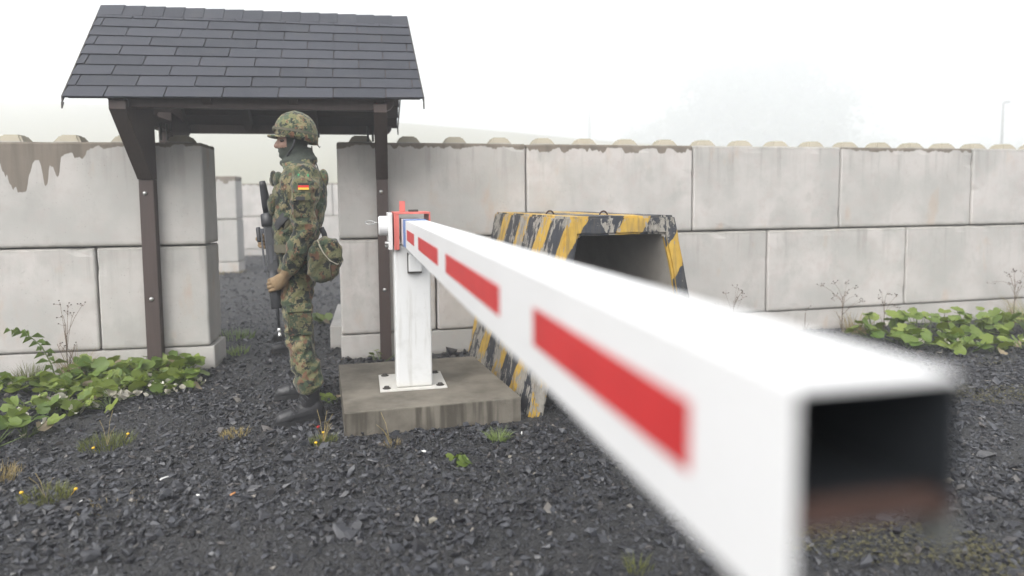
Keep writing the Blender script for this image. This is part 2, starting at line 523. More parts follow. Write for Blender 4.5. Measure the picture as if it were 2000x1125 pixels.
SILVER = simple('bright_adapter_metal', (0.62, 0.62, 0.62), 0.35, 0.7, var=0.1)
BOOT = simple('black_boot_leather', (0.014, 0.014, 0.016), 0.42, var=0.4, scale=16, bump=0.3, bscale=50)
SOLE = simple('black_rubber', (0.010, 0.010, 0.011), 0.75, var=0.3)
LACE = simple('grey_lace_eyelet', (0.05, 0.05, 0.055), 0.5, 0.3)
SKIN = simple('skin', (0.25, 0.148, 0.108), 0.55, var=0.12, scale=30)
MASK = simple('dark_green_scarf_knit', (0.035, 0.042, 0.034), 0.9, var=0.35, scale=40, bump=0.6, bscale=40)
GLOVE = simple('tan_glove', (0.185, 0.125, 0.066), 0.8, var=0.2, scale=30, bump=0.3, bscale=60)
OLIVE = simple('olive_webbing', (0.075, 0.070, 0.046), 0.85, var=0.3, scale=30, bump=0.3)
DARKWEB = simple('black_webbing', (0.022, 0.022, 0.024), 0.8, var=0.3, scale=30)
PIPING = simple('pale_piping', (0.28, 0.26, 0.20), 0.8, var=0.2)
FBLK = simple('flag_black', (0.012, 0.012, 0.012), 0.8); FRED = simple('flag_red', (0.52, 0.025, 0.02), 0.8); FGLD = simple('flag_gold', (0.72, 0.42, 0.05), 0.8)
TABG = simple('green_shoulder_loop', (0.03, 0.22, 0.09), 0.8)
EYE_SHADE = simple('shaded_eye', (0.05, 0.04, 0.035), 0.2)  # dark colour also carries the painted shade around the eyes
LEAF = mat_leaf('fresh_broad_leaf', (0.070, 0.125, 0.018), (0.185, 0.235, 0.038), 0.25)
LEAFY = mat_leaf('pale_weed_leaf', (0.10, 0.16, 0.035), (0.18, 0.23, 0.06), 0.25)
DEADLEAF = mat_leaf('withered_pale_leaf', (0.36, 0.33, 0.27), (0.62, 0.60, 0.54), 0.1)
BROWNLEAF = mat_leaf('brown_curled_leaf', (0.20, 0.16, 0.10), (0.30, 0.24, 0.16), 0.1)
STALK = simple('green_stalk', (0.085, 0.12, 0.035), 0.6)
DRY = simple('dry_brown_stalk', (0.13, 0.09, 0.06), 0.85, var=0.3)
ORD = 'first second third fourth fifth sixth seventh eighth ninth tenth'.split()
SEED = simple('dark_seed_head', (0.045, 0.033, 0.025), 0.9, var=0.3)
GRASSM = mat_leaf('grass_blade', (0.10, 0.125, 0.03), (0.17, 0.17, 0.045), 0.25)
GRASSP = mat_leaf('pale_grass_blade', (0.13, 0.20, 0.06), (0.22, 0.28, 0.10), 0.25)
STRAW = mat_leaf('straw_blade', (0.26, 0.20, 0.09), (0.34, 0.27, 0.12), 0.2)
YELLOW = simple('yellow_petal', (0.65, 0.40, 0.02), 0.6)
MOSS = simple('moss', (0.066, 0.060, 0.026), 0.95, var=0.4, scale=30)
BARK = simple('bark', (0.06, 0.05, 0.04), 0.9)
FOLI = simple('far_foliage', (0.045, 0.06, 0.03), 0.8, var=0.4, scale=0.4)

# ------------------------------------------------------------------ ground and hill
rng = np.random.default_rng(7)
random.seed(7)

def hill_z(x, y):
    t = min(1.0, max(0.0, (y - 24.0) / 150.0)); t = t * t * (3 - 2 * t)
    side = 1.0 / (1.0 + math.exp((x + 5.0) / 38.0))
    h = 9.0 + 17.0 * side
    return t * h + (0.9 * mnoise.noise(Vector((x * 0.02, y * 0.02, 3.0))) * t * 2)

def near_z(x, y):
    return 0.013 * mnoise.noise(Vector((x * 1.7, y * 1.7, 0.3))) + 0.006 * mnoise.noise(Vector((x * 5, y * 5, 1.3)))

def axis(lo, hi, step, far_lo, far_hi, n):
    a = list(np.arange(lo, hi + 1e-6, step))
    g = np.linspace(0, 1, n + 1)[1:] ** 1.8
    return [lo - (lo - far_lo) * t for t in g[::-1]] + a + [hi + (far_hi - hi) * t for t in g]
gx = axis(-5.0, 7.0, 0.09, -330, 330, 30)
gy = axis(1.5, 9.0, 0.09, -80, 330, 40)
mb = MB()
for y in gy:
    for x in gx:
        mb.v.append((x, y, hill_z(x, y) + (near_z(x, y) if (-6 < x < 8 and 0 < y < 20) else 0)))
nx_ = len(gx)
for j in range(len(gy) - 1):
    for i in range(nx_ - 1):
        a = j * nx_ + i
        mb.f.append((a, a + 1, a + nx_ + 1, a + nx_)); mb.m.append(0)
ground = link('ground', mb.mesh('ground', [GROUND], True))
tag(ground, kind='structure')

# loose slate chippings: real stones, one mass
def stone_templates(n):
    out = []
    for k in range(n):
        bm = bmesh.new()
        for _ in range(9):
            p = rng.normal(size=3); p /= np.linalg.norm(p)
            p *= rng.uniform(0.75, 1.15)
            bm.verts.new((p[0] * rng.uniform(0.8, 1.1), p[1] * rng.uniform(0.6, 0.9), p[2] * rng.uniform(0.20, 0.50)))
        bmesh.ops.convex_hull(bm, input=bm.verts)
        for v in [v for v in bm.verts if not v.link_faces]: bm.verts.remove(v)
        bmesh.ops.triangulate(bm, faces=bm.faces)
        bm.verts.index_update()
        out.append((np.array([v.co[:] for v in bm.verts]), np.array([[v.index for v in f.verts] for f in bm.faces])))
        bm.free()
    return out
TPL = stone_templates(14)

def scatter(name, pts, size, tilt, mat, zoff=None):
    V, Fc, A = [], [], []
    base = 0
    which = rng.integers(0, len(TPL), len(pts))
    for k, (tv, tf) in enumerate(TPL):
        idx = np.where(which == k)[0]
        if not len(idx): continue
        m = len(idx)
        a = rng.uniform(0, 2 * np.pi, m); b = rng.normal(0, tilt, m); c = rng.normal(0, tilt, m)
        ca, sa, cb, sb, cc, sc_ = np.cos(a), np.sin(a), np.cos(b), np.sin(b), np.cos(c), np.sin(c)
        Rz = np.zeros((m, 3, 3)); Rz[:, 0, 0] = ca; Rz[:, 0, 1] = -sa; Rz[:, 1, 0] = sa; Rz[:, 1, 1] = ca; Rz[:, 2, 2] = 1
        Ry = np.zeros((m, 3, 3)); Ry[:, 0, 0] = cb; Ry[:, 0, 2] = sb; Ry[:, 2, 0] = -sb; Ry[:, 2, 2] = cb; Ry[:, 1, 1] = 1
        Rx = np.zeros((m, 3, 3)); Rx[:, 1, 1] = cc; Rx[:, 1, 2] = -sc_; Rx[:, 2, 1] = sc_; Rx[:, 2, 2] = cc; Rx[:, 0, 0] = 1
        M = Rx @ Ry @ Rz
        sxyz = np.stack([size[idx] * rng.uniform(0.8, 1.25, m), size[idx] * rng.uniform(0.7, 1.1, m), size[idx] * rng.uniform(0.7, 1.3, m)], 1)
        v = np.einsum('mij,mkj->mki', M, tv[None] * sxyz[:, None, :]) + pts[idx][:, None, :]
        V.append(v.reshape(-1, 3))
        Fc.append((tf[None] + (np.arange(m) * len(tv))[:, None, None] + base).reshape(-1, 3))
        r = rng.uniform(0, 1, (m, 3))
        A.append(np.repeat(r, len(tv), 0))
        base += m * len(tv)
    V = np.concatenate(V); Fc = np.concatenate(Fc); A = np.concatenate(A)
    me = bpy.data.meshes.new(name)
    me.vertices.add(len(V)); me.vertices.foreach_set('co', V.ravel())
    me.loops.add(Fc.size); me.loops.foreach_set('vertex_index', Fc.ravel().astype(np.int32))
    me.polygons.add(len(Fc)); me.polygons.foreach_set('loop_start', np.arange(0, Fc.size, 3, dtype=np.int32))
    me.update(calc_edges=True)
    at = me.attributes.new('rnd', 'FLOAT_COLOR', 'POINT')
    at.data.foreach_set('color', np.concatenate([A, np.ones((len(A), 1))], 1).ravel())
    me.materials.append(mat)
    me.validate()
    me.shade_flat()
    return link(name, me)

def vnoise(x, y, s, seed):
    """cheap smooth value noise on arrays"""
    r2 = np.random.default_rng(seed); g = r2.uniform(0, 1, (64, 64))
    u, v = x * s + 100, y * s + 100
    i, j = np.floor(u).astype(int), np.floor(v).astype(int)
    fu, fv = u - i, v - j; fu = fu * fu * (3 - 2 * fu); fv = fv * fv * (3 - 2 * fv)
    a = g[i % 64, j % 64]; b = g[(i + 1) % 64, j % 64]; c = g[i % 64, (j + 1) % 64]; d = g[(i + 1) % 64, (j + 1) % 64]
    return (a * (1 - fu) + b * fu) * (1 - fv) + (c * (1 - fu) + d * fu) * fv

def gravel_points(n, y0, y1, power):
    y = y0 + (y1 - y0) * rng.uniform(0, 1, n) ** power
    x = rng.uniform(-1, 1, n) * (0.78 * y + 0.9)
    return x, y
xs, ys, ss = [], [], []
for n, y0, y1, pw, s0, sg, bare in ((52000, 1.9, 5.2, 0.9, 0.0085, 0.35, 0.10), (30000, 1.9, 5.6, 0.95, 0.0175, 0.32, 0.78), (5200, 1.9, 6.0, 0.95, 0.027, 0.25, 0.85),
                              (30000, 5.0, 9.5, 1.0, 0.017, 0.35, 0.2), (16000, 9.0, 19.0, 1.0, 0.030, 0.3, 0.2)):
    x, y = gravel_points(n, y0, y1, pw)
    nz = 0.6 * vnoise(x, y, 0.9, 5) + 0.4 * vnoise(x, y, 2.7, 6)
    keep = rng.uniform(0, 1, n) > bare * np.clip((nz - 0.47) / 0.11, 0, 1)
    x, y = x[keep], y[keep]
    xs.append(x); ys.append(y); ss.append(s0 * np.exp(rng.normal(0, sg, len(x))))
X = np.concatenate(xs); Y = np.concatenate(ys); S = np.concatenate(ss)
ok = ~((Y > 19)) & (np.abs(X) < 11)
X, Y, S = X[ok], Y[ok], S[ok]
Z = np.array([near_z(a, b) for a, b in zip(X, Y)]) + S * rng.uniform(-0.15, 0.55, len(S))
tag(scatter('gravel', np.stack([X, Y, Z], 1), S, 0.42, STONE), kind='stuff')

# ------------------------------------------------------------------ block walls
def block_mesh(L, T=0.4, H=0.8, bev=0.016, seed=0):
    bm = bmesh.new()
    bmesh.ops.create_cube(bm, size=1.0)
    for v in bm.verts: v.co = Vector(((v.co.x + .5) * (L - .012) + .006, (v.co.y + .5) * T, (v.co.z + .5) * (H - .010) + .002))
    bmesh.ops.bevel(bm, geom=list(bm.edges), offset=bev, segments=2, profile=0.5, affect='EDGES')
    # chipped arrises
    es = [e for e in bm.edges if e.calc_length() > 0.2]
    bmesh.ops.subdivide_edges(bm, edges=es, cuts=14, use_grid_fill=True)
    for v in bm.verts:
        d = sorted((min(v.co.x, L - v.co.x), min(v.co.y, T - v.co.y), min(v.co.z, H - v.co.z)))
        if d[1] < 0.03:
            n = mnoise.noise(v.co * 7 + Vector((seed * 3.1, 0, 0)))
            k = max(0, n - 0.25) * 0.02
            ctr = Vector((L / 2, T / 2, H / 2))
            dirv = Vector((0 if min(v.co.x, L - v.co.x) > .03 else math.copysign(1, ctr.x - v.co.x), 0 if min(v.co.y, T - v.co.y) > .03 else math.copysign(1, ctr.y - v.co.y), 0 if min(v.co.z, H - v.co.z) > .03 else math.copysign(1, ctr.z - v.co.z)))
            v.co += dirv * k
    me = bpy.data.meshes.new('block')
    bm.to_mesh(me); bm.free()
    me.materials.append(CONC)
    return me

def stud_mesh():
    m = MB()
    a, b, h = .105, .062, .068
    m.hexa([(-a, -a, 0), (a, -a, 0), (a, a, 0), (-a, a, 0), (-b, -b, h), (b, -b, h), (b, b, h), (-b, b, h)])
    me = m.mesh('stud', [CONC])
    bm = bmesh.new(); bm.from_mesh(me)
    bmesh.ops.bevel(bm, geom=[e for e in bm.edges if e.verts[0].co.z + e.verts[1].co.z > 0.01], offset=0.012, segments=2, affect='EDGES')
    bm.to_mesh(me); bm.free()
    # the stud shares the block's texture space: shift is carried by the mesh itself
    for v in me.vertices: v.co.z += 0.0
    return me
BLK = {(1.6, k): block_mesh(1.6, seed=k) for k in range(4)}
BLK[(0.8, 0)] = block_mesh(0.8, seed=9)

def stud_at(k):
    me = stud_mesh()
    me.transform(Matrix.Translation((0.2 + 0.4 * k, 0.2, 0.789)))
    return me
STUD = [stud_at(k) for k in range(4)]

def add_block(wall, s0, L, z, color=(0, 0, .5), studs=False, k=0):
    o = link('block', BLK[(L, k % 4 if L == 1.6 else 0)], wall)
    o.location = (s0 + random.uniform(-.002, .002), random.uniform(-.006, .006), z)
    o.rotation_euler = (0, 0, random.uniform(-.003, .003))
    o.color = (*color, 1)
    if studs:
        for i in range(int(round(L / 0.4))):
            s = link('stud', STUD[i], o)
            s.color = (0, 0, .5, 1)
    return o

def footing(wall, a, b, zt):
    m = MB(); m.box(a, b, 0.012, 0.40, -0.15, zt - 0.004)
    o = obj('footing', m, CONC, wall, bevel=0.012)
    o.color = (0, 0, .2, 1)
    return o

wl = empty('block_wall', (-2.3856, 5.3319, 0), 0.1782)
tag(wl, 'pale concrete block wall left of the gap with a big brown drip stain', 'wall', 'block walls beside the gap')
ztl = 1.7868 - 1.6
footing(wl, -4.0, 0.02, ztl)
for i, s in enumerate((-0.8, -2.4, -4.0)): add_block(wl, s, 0.8 if i == 0 else 1.6, ztl, (0, 0, .3), k=i)
add_block(wl, -1.6, 1.6, ztl + 0.8, (0.31, 1, .36), True, 1)
add_block(wl, -3.2, 1.6, ztl + 0.8, (0.20, 0, .7), True, 2)

wr = empty('block_wall', (-1.4243, 5.5895, 0), 0.2423)
tag(wr, 'long pale concrete block wall right of the gap running behind the striped barrier', 'wall', 'block walls beside the gap')
ztr = 1.8056 - 1.6
footing(wr, 0.0, 11.2, ztr)
for i, s in enumerate((0, .8, 2.4, 4.0, 5.6, 7.2, 8.8)): add_block(wr, s, .8 if i == 0 else 1.6, ztr, (0, 0, .3), k=i)
for i, (s, st) in enumerate(((0, .045), (1.6, .062), (3.2, .0), (4.8, .040), (6.4, .0), (8.0, .03), (9.6, 0.0))):
    add_block(wr, s, 1.6, ztr + 0.8, (st, 0, .15 + .13 * i), True, i + 1)

# walls of the yard beyond the gap
wb = empty('block_wall', (-7.3, 16.55, 0), 0.03)
tag(wb, 'hazy block wall across the far side of the yard seen through the gap', 'wall')
footing(wb, -4.0, 8.0, 0.16)
for i in range(-2, 5): add_block(wb, i * 1.6 + .55, 1.6, 0.16, (0, 0, .3), k=i)
for i in range(-2, 5): add_block(wb, i * 1.6 - .25, 1.6, 0.96, (.05, 0, .11 * (i + 3)), False, i)
we = empty('block_wall', (-5.12, 13.05, 0), R(185))
tag(we, 'end of a hazy two-course block wall just past the left gate post', 'wall')
footing(we, 0.0, 5.6, 0.2)
for i in range(3): add_block(we, i * 1.6, 1.6, 0.2, (0, 0, .3), k=i)
for i in range(3): add_block(we, i * 1.6, 1.6, 1.0, (.12, 0, .23 + .2 * i), False, i)
kb = MB(); kb.box(-.2, .2, 0, 1.35, -.1, .20)
kerb = obj('kerb_block', kb, CONC, None, bevel=.012)
kerb.location = (-1.44, 6.08, 0); kerb.rotation_euler = (0, 0, .2); kerb.color = (0, 0, .4, 1)
tag(kerb, 'low concrete kerb block on the gravel behind the right side of the gap', 'kerb block')

# ------------------------------------------------------------------ timber gate canopy
GC = empty('gate_canopy', (-1.93, 5.44, 0), 0.185)
tag(GC, 'dark timber gate canopy with a slate grey shingle roof over the gap', 'canopy')
def bolt(parent, x, y, z):
    m = MB(); m.tube([(x, y, z), (x, y - .006, z), (x, y - .012, z)], [.016, .016, .009], 10)
    obj('bolt', m, STEEL, parent, True)
for (x0, x1, yf, side) in ((-.912, -.808, -.115, 0), (.843, .935, -.022, 1)):
    m = MB(); m.box(x0, x1, yf, yf + .085, -.05, 1.492)
    po = obj('post', m, WOOD, GC, bevel=.004)
    bolt(po, (x0 + x1) / 2 - .01, yf, 1.39); bolt(po, (x0 + x1) / 2, yf, .585)
    # wedge-shaped bracket reaching forward under the eave, and its twin at the rear
    m = MB(); m.prism([(yf + .085, 1.494), (yf - .012, 1.494), (-.615, 1.955), (-.615, 2.012), (-.548, 2.03), (-.548, 2.08), (yf + .085, 2.28)], 'x', x0 - .002, x1 + .002)
    obj('bracket', m, WOOD, GC, bevel=.004)
    m = MB(); m.prism([(.50, 1.70), (.42, 1.70), (.42, 2.06), (1.0, 2.0), (1.0, 1.955)], 'x', x0 - .002, x1 + .002)
    obj('bracket', m, WOOD, GC, bevel=.004)
    m = MB(); m.box(x0 + .01, x1 - .01, .0, .42, 1.905, 1.99)
    obj('tie_beam', m, WOOD, GC, bevel=.003)
    m = MB()
    for k in (0, 1):
        m.tube([((x1 if side == 0 else x0) + (.02 + .04 * k) * (1 if side == 0 else -1), .05 + .02 * k, 1.80), ((x1 if side == 0 else x0) + (.02 + .04 * k) * (1 if side == 0 else -1), .05 + .02 * k, 1.93)], .009, 6)
    obj('anchor_rod', m, DARKST, GC)
def rx(y, right):       # roof edge runs a little askew
    t = (y + .65) / .85
    return (1.195 - .075 * t) if right else (-1.172 - .04 * t)
def rz(y, x):
    e = 2.045 + .013 * x
    if y <= .2: return e + (2.838 - e) * (y + .65) / .85
    return 2.838 + (2.035 - 2.838) * (y - .2) / .85
# purlins with rounded ends
for (py, z0) in ((-.52, 1.965), (1.0, 1.935)):
    m = MB()
    za = z0 + .085
    m.prism([(-.94, za), (-.94, za - .02), (-.925, za - .045), (-.90, za - .06), (-.87, za - .075), (.935, za - .075), (.965, za - .06), (.985, za - .03), (.99, za)], 'y', py - .035, py + .035)
    obj('purlin', m, WOOD, GC, bevel=.003)
m = MB(); m.box(-1.12, 1.06, .165, .235, 2.66, 2.77); obj('ridge_beam', m, WOOD, GC, bevel=.004)
nrm_f = Vector((0, -.79, .85)).normalized(); nrm_r = Vector((0, .80, .85)).normalized()
for xk in (-.86, -.3, .28, .885):
    for (ya, yb, nn) in ((-.62, .18, nrm_f), (.22, 1.02, nrm_r)):
        pa = Vector((xk, ya, rz(ya, xk))); pb = Vector((xk, yb, rz(yb, xk)))
        m = MB()
        lo, hi = -.12, -.032
        pts = []
        for q, dx in ((pa, -.03), (pa, .03), (pb, .03), (pb, -.03)): pts.append(q + nn * lo + Vector((dx, 0, 0)))
        for q, dx in ((pa, -.03), (pa, .03), (pb, .03), (pb, -.03)): pts.append(q + nn * hi + Vector((dx, 0, 0)))
        m.hexa(pts); obj('rafter', m, WOOD, GC)
# boards under the shingles
for (ya, yb, nn, cnt) in ((-.64, .195, nrm_f, 9), (.205, 1.05, nrm_r, 9)):
    for k in range(cnt):
        y0 = ya + (yb - ya) * k / cnt + .002; y1 = ya + (yb - ya) * (k + 1) / cnt - .002
        m = MB(); pts = []
        for d in (-.030, -.006):
            for (yy, rt) in ((y0, 0), (y0, 1), (y1, 1), (y1, 0)):
                xx = rx(yy, rt) * .985
                pts.append(Vector((xx, yy, rz(yy, xx))) + nn * d)
        m.hexa(pts); obj('roof_board', m, WOOD, GC)
# shingles: nine courses of tabs on each slope
def shingle(y_lo, y_hi, xa, xb, nn, tilt, name='shingle'):
    m = MB(); pts = []
    jl = random.uniform(-.002, .002)
    for d0, d1 in ((-.003, -.003), (.0045 + tilt, .0015)):
        q = [(xa, y_lo, d0), (xb, y_lo + jl, d0), (xb, y_hi, d1), (xa, y_hi, d1)]
        for (xx, yy, d) in q: pts.append(Vector((xx, yy, rz(yy, xx))) + nn * d)
    m.hexa(pts)
    return obj(name, m, SHING, GC)
NR = 9
for sl, (ya, yb, nn) in enumerate(((-.66, .17, nrm_f), (1.07, .23, nrm_r))):
    for k in range(NR):
        y0 = ya + (yb - ya) * k / NR; y1 = ya + (yb - ya) * (k + 1.12) / NR
        xl, xr_ = rx(y0, 0), rx(y0, 1)
        cuts = [xl]
        t = xl + (.243 if k % 2 == 0 else .243 - .187) + (.0 if k % 2 == 0 else 0)
        while t < xr_ - .05:
            if t > xl + .03: cuts.append(t + random.uniform(-.006, .006))
            t += .373
        cuts.append(xr_)
        for a, b in zip(cuts[:-1], cuts[1:]):
            shingle(y0, y1, a + .0035 * (a > xl), b - .0035 * (b < xr_), nn, .005 + random.uniform(0, .003))
# ridge caps, overlapping
nc = 16
for k in range(nc):
    xa = -1.215 + 2.335 * k / nc; xb = xa + 2.335 / nc * 1.18
    m = MB()
    l1, l2 = .010, .004
    w = .105
    prof = lambda x, d: [(x, .2 - w, 2.838 - w * .93 + d), (x, .2 - .015, 2.838 + d - .004), (x, .2, 2.842 + d), (x, .2 + .015, 2.838 + d - .004), (x, .2 + w, 2.838 - w * .93 + d)]
    A, B_ = prof(xa, l2 + .004), prof(min(xb, 1.125), l1 + .006)
    A2 = [(p[0], p[1], p[2] - .009) for p in A]; B2 = [(p[0], p[1], p[2] - .009) for p in B_]
    n5 = 5
    vs = A + B_ + A2 + B2
    fs = []
    for i in range(4):
        fs += [(i, i + 1, 5 + i + 1, 5 + i), (10 + i, 15 + i, 15 + i + 1, 10 + i + 1)]
        fs += [(i, 10 + i, 10 + i + 1, i + 1), (5 + i, 5 + i + 1, 15 + i + 1, 15 + i)]
    fs += [(0, 5, 15, 10), (4, 14, 19, 9)]
    m.add(vs, fs); obj('ridge_cap', m, SHING, GC)
# metal drip edges along the verge with their bent-down tips
for rt in (0, 1):
    m = MB()
    for (ya, yb) in ((-.665, .2), (.2, 1.08)):
        xa, xb = rx(ya, rt), rx(yb, rt); s = 1 if rt else -1
        za, zb = rz(ya, xa), rz(yb, xb)
        m.hexa([(xa, ya, za - .03), (xa + s * .008, ya, za - .03), (xb + s * .008, yb, zb - .03), (xb, yb, zb - .03),
                (xa, ya, za + .012), (xa + s * .008, ya, za + .012), (xb + s * .008, yb, zb + .012), (xb, yb, zb + .012)])
    m.prism([(-.665, rz(-.66, rx(-.65, rt)) - .03), (-.64, rz(-.66, rx(-.65, rt)) - .03), (-.668, rz(-.66, rx(-.65, rt)) - .075)], 'x', rx(-.65, rt), rx(-.65, rt) + (.01 if rt else -.01))
    m.prism([(1.05, 2.0), (1.08, 2.0), (1.083, 1.955)], 'x', rx(1.05, rt), rx(1.05, rt) + (.01 if rt else -.01))
    obj('verge_strip', m, DARKST, GC)

# ------------------------------------------------------------------ concrete slab under the barrier post
sl = empty('concrete_slab', (-.61, 4.36, 0))
m = MB()
top = [(-.938, 3.701, .15), (.046, 3.974, .15), (-.296, 5.049, .15), (-1.251, 4.816, .15)]
m.hexa([(p[0], p[1], -.1) for p in top] + top)
bpy.data.objects.remove(sl)
slab = obj('concrete_slab', m, SLAB, None, bevel=.010, off=(-.61, 4.36, 0))
slab.location = (-.61, 4.36, 0)
tag(slab, 'square grey concrete slab with dark damp streaks under the white barrier post', 'slab')

# ------------------------------------------------------------------ hollow striped barrier block
sb = empty('concrete_barrier', (0.083 + .5 * 1.2, 4.023 + .5 * .34, 0), math.atan2(.265, .964))
m = MB()
W0, W1, HB, LB, TH = .625, .355, 1.21, 1.82, .095
def trap(y, w0, w1, h): return [(-w0, y, 0 if h == HB else 0), (-w1, y, h), (w1, y, h), (w0, y, 0)]
o0, o1 = trap(0, W0, W1, HB), trap(LB, W0, W1, HB)
hi_ = HB - .115
wi1 = W1 - TH + .025
i0, i1 = trap(0, W0 - TH, wi1, hi_), trap(LB, W0 - TH, wi1, hi_)
def lowr(ps, z): return [(p[0], p[1], z if p[2] == 0 else p[2]) for p in ps]
o0, o1, i0, i1 = (lowr(q, -.05) for q in (o0, o1, i0, i1))
vs = o0 + o1 + i0 + i1      # 0-3 4-7 8-11 12-15
fs = [(0, 4, 5, 1), (1, 5, 6, 2), (2, 6, 7, 3), (8, 9, 13, 12), (9, 10, 14, 13), (10, 11, 15, 14),
      (0, 1, 9, 8), (1, 2, 10, 9), (2, 3, 11, 10), (4, 12, 13, 5), (5, 13, 14, 6), (6, 14, 15, 7), (0, 8, 12, 4), (3, 7, 15, 11)]
m.add(vs, fs)
me = m.mesh('body', [HAZARD])
bm = bmesh.new(); bm.from_mesh(me)
bmesh.ops.recalc_face_normals(bm, faces=bm.faces)
bmesh.ops.subdivide_edges(bm, edges=[e for e in bm.edges if e.calc_length() > .3], cuts=12, use_grid_fill=True)
bmesh.ops.bevel(bm, geom=[e for e in bm.edges if len(e.link_faces) == 2 and e.calc_face_angle(0) > .6], offset=.014, segments=2, affect='EDGES')
for v in bm.verts:
    v.co += Vector((mnoise.noise(v.co * 9), mnoise.noise(v.co * 9 + Vector((5, 0, 0))), mnoise.noise(v.co * 9 + Vector((0, 7, 0))))) * .006
bm.to_mesh(me); bm.free()
link('body', me, sb)
tag(sb, 'hollow trapezoid concrete barrier block with peeling yellow and black stripes', 'barrier block')
for (lx, ly) in ((-.22, .75), (.02, .35)):
    m = MB()
    pts = [(lx - .03 + .03 * (1 - math.cos(t)), ly, HB - .01 + .035 * math.sin(t)) for t in np.linspace(0, math.pi, 9)]
    m.tube(pts, .006, 6); obj('lifting_loop', m, RUST, sb, True)

# ------------------------------------------------------------------ boom barrier
BB = Vector((-.218, .976, 0)).normalized(); BR = Vector((.976, .218, 0)).normalized()
bar = empty('boom_barrier', (-.655, 4.33, .15))
tag(bar, 'white boom barrier with red reflective stripes reaching from its white post towards the camera', 'barrier')
def BW(o, r, b, z): return o + BR * r + BB * b + Vector((0, 0, z))
def bbox(mb_, o, r0, r1, b0, b1, z0, z1, mi=0):
    mb_.hexa([BW(o, r0, b0, z0), BW(o, r1, b0, z0), BW(o, r1, b1, z0), BW(o, r0, b1, z0), BW(o, r0, b0, z1), BW(o, r1, b0, z1), BW(o, r1, b1, z1), BW(o, r0, b1, z1)], mi)
Opl = Vector((-.655, 4.33, 0))
m = MB(); bbox(m, Opl, -.205, .205, -.205, .185, .1505, .163)
pl = obj('base_plate', m, WHITE, bar, bevel=.002, world=True)
for (a, b) in ((-.165, -.165), (.165, -.165), (-.165, .15), (.165, .15)):
    m = MB()
    c = BW(Opl, a, b, .163)
    m.tube([c, c + Vector((0, 0, .003)), c + Vector((0, 0, .004)), c + Vector((0, 0, .014))], [.026, .026, .017, .015], 10)
    obj('bolt', m, DARKST, pl, world=False, off=bar.location)
PF = Vector((-.717, 4.127, 0))       # near left foot of the post
m = MB(); bbox(m, PF, 0, .222, .012, .20, .164, 1.045)
obj('post', m, WHITE, bar, bevel=.014, seg=3, world=True)
m = MB(); bbox(m, PF, .085, .165, -.028, .011, .885, .99)
lb = obj('lock_box', m, WHITE, bar, bevel=.006, world=True)
m = MB(); bbox(m, PF, .080, .0848, -.02, .011, .875, 1.0); bbox(m, PF, .085, .165, -.02, .011, .877, .8845)
obj('lock_flange', m, DARKST, lb, off=bar.location)
# hub: side plates, top plate, tab, drum and pull ring
m = MB()
bbox(m, PF, .004, .014, -.02, .30, 1.02, 1.235)
bbox(m, PF, .214, .224, -.02, .30, 1.02, 1.235)
bbox(m, PF, .004, .224, -.02, .30, 1.236, 1.248)
bbox(m, PF, .0145, .034, -.018, -.006, 1.02, 1.2355)
obj('hub_housing', m, REDP, bar, bevel=.002, world=True)
m = MB(); bbox(m, PF, .040, .075, .02, .032, 1.249, 1.315); obj('hub_tab', m, REDP, bar, bevel=.002, world=True)
m = MB(); bbox(m, PF, .095, .155, .03, .05, 1.249, 1.262); obj('hub_catch', m, DARKST, bar, bevel=.002, world=True)
m = MB(); bbox(m, PF, -.030, -.004, -.01, .24, 1.02, 1.245); obj('hub_plate', m, WHITE, bar, bevel=.004, world=True)
m = MB(); c = BW(PF, -.030, .06, 1.165); m.tube([c, c - BR * .05, c - BR * .056], [.060, .060, .052], 24)
obj('pivot_drum', m, BOOMW, bar, world=True)
m = MB()
for q, zz in ((.02, 1.06), (.10, 1.055), (.05, 1.04)):
    c = BW(PF, -.030, q, zz); m.tube([c, c - BR * .018], .011, 8)
obj('bolt', m, STEEL, bar, world=True)
m = MB()
c = BW(PF, -.088, .06, 1.185)
m.tube([c, c - BR * .02], .004, 6)
m.tube([c - BR * (.02 + .028 * (1 - math.cos(t))) + Vector((0, 0, .010 * math.sin(t))) + BB * .02 * math.sin(t) for t in np.linspace(0, 2 * math.pi, 17)], .0035, 6)
obj('pull_ring', m, STEEL, bar, True, world=True)
# the boom itself: a hollow box whose underside is cut away at the free end
BO = Vector((.166, .397, 0))
BWID, BZ0, BZ1, WALL = .118, 1.057, 1.207, .003
BL = 4.02
m = MB()
def plate(r0, r1, b0, b1, z0, z1, inner):
    k = len(m.f)
    bbox(m, BO, r0, r1, b0, b1, z0, z1, 0)
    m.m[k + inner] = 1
# hexa faces: 0 bottom, 1 top, 2 near end, 3 right, 4 far end, 5 left
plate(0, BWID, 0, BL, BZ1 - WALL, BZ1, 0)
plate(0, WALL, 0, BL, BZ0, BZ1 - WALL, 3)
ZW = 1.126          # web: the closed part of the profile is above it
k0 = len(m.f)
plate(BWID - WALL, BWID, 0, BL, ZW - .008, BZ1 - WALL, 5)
m.m[k0 + 2] = 1  # near rim coloured dark to stand in for its unlit face
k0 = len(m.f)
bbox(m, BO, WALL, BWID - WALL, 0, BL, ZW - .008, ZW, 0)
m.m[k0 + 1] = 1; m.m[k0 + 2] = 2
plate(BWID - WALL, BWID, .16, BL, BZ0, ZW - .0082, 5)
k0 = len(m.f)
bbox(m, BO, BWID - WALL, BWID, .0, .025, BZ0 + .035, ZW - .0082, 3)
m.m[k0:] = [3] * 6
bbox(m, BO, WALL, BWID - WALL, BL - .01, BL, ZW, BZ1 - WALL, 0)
boom = obj('boom_arm', m, [BOOMW, BOOMIN, RUST, simple('dull_zinc', (.12, .125, .12), .6)], bar, world=True)
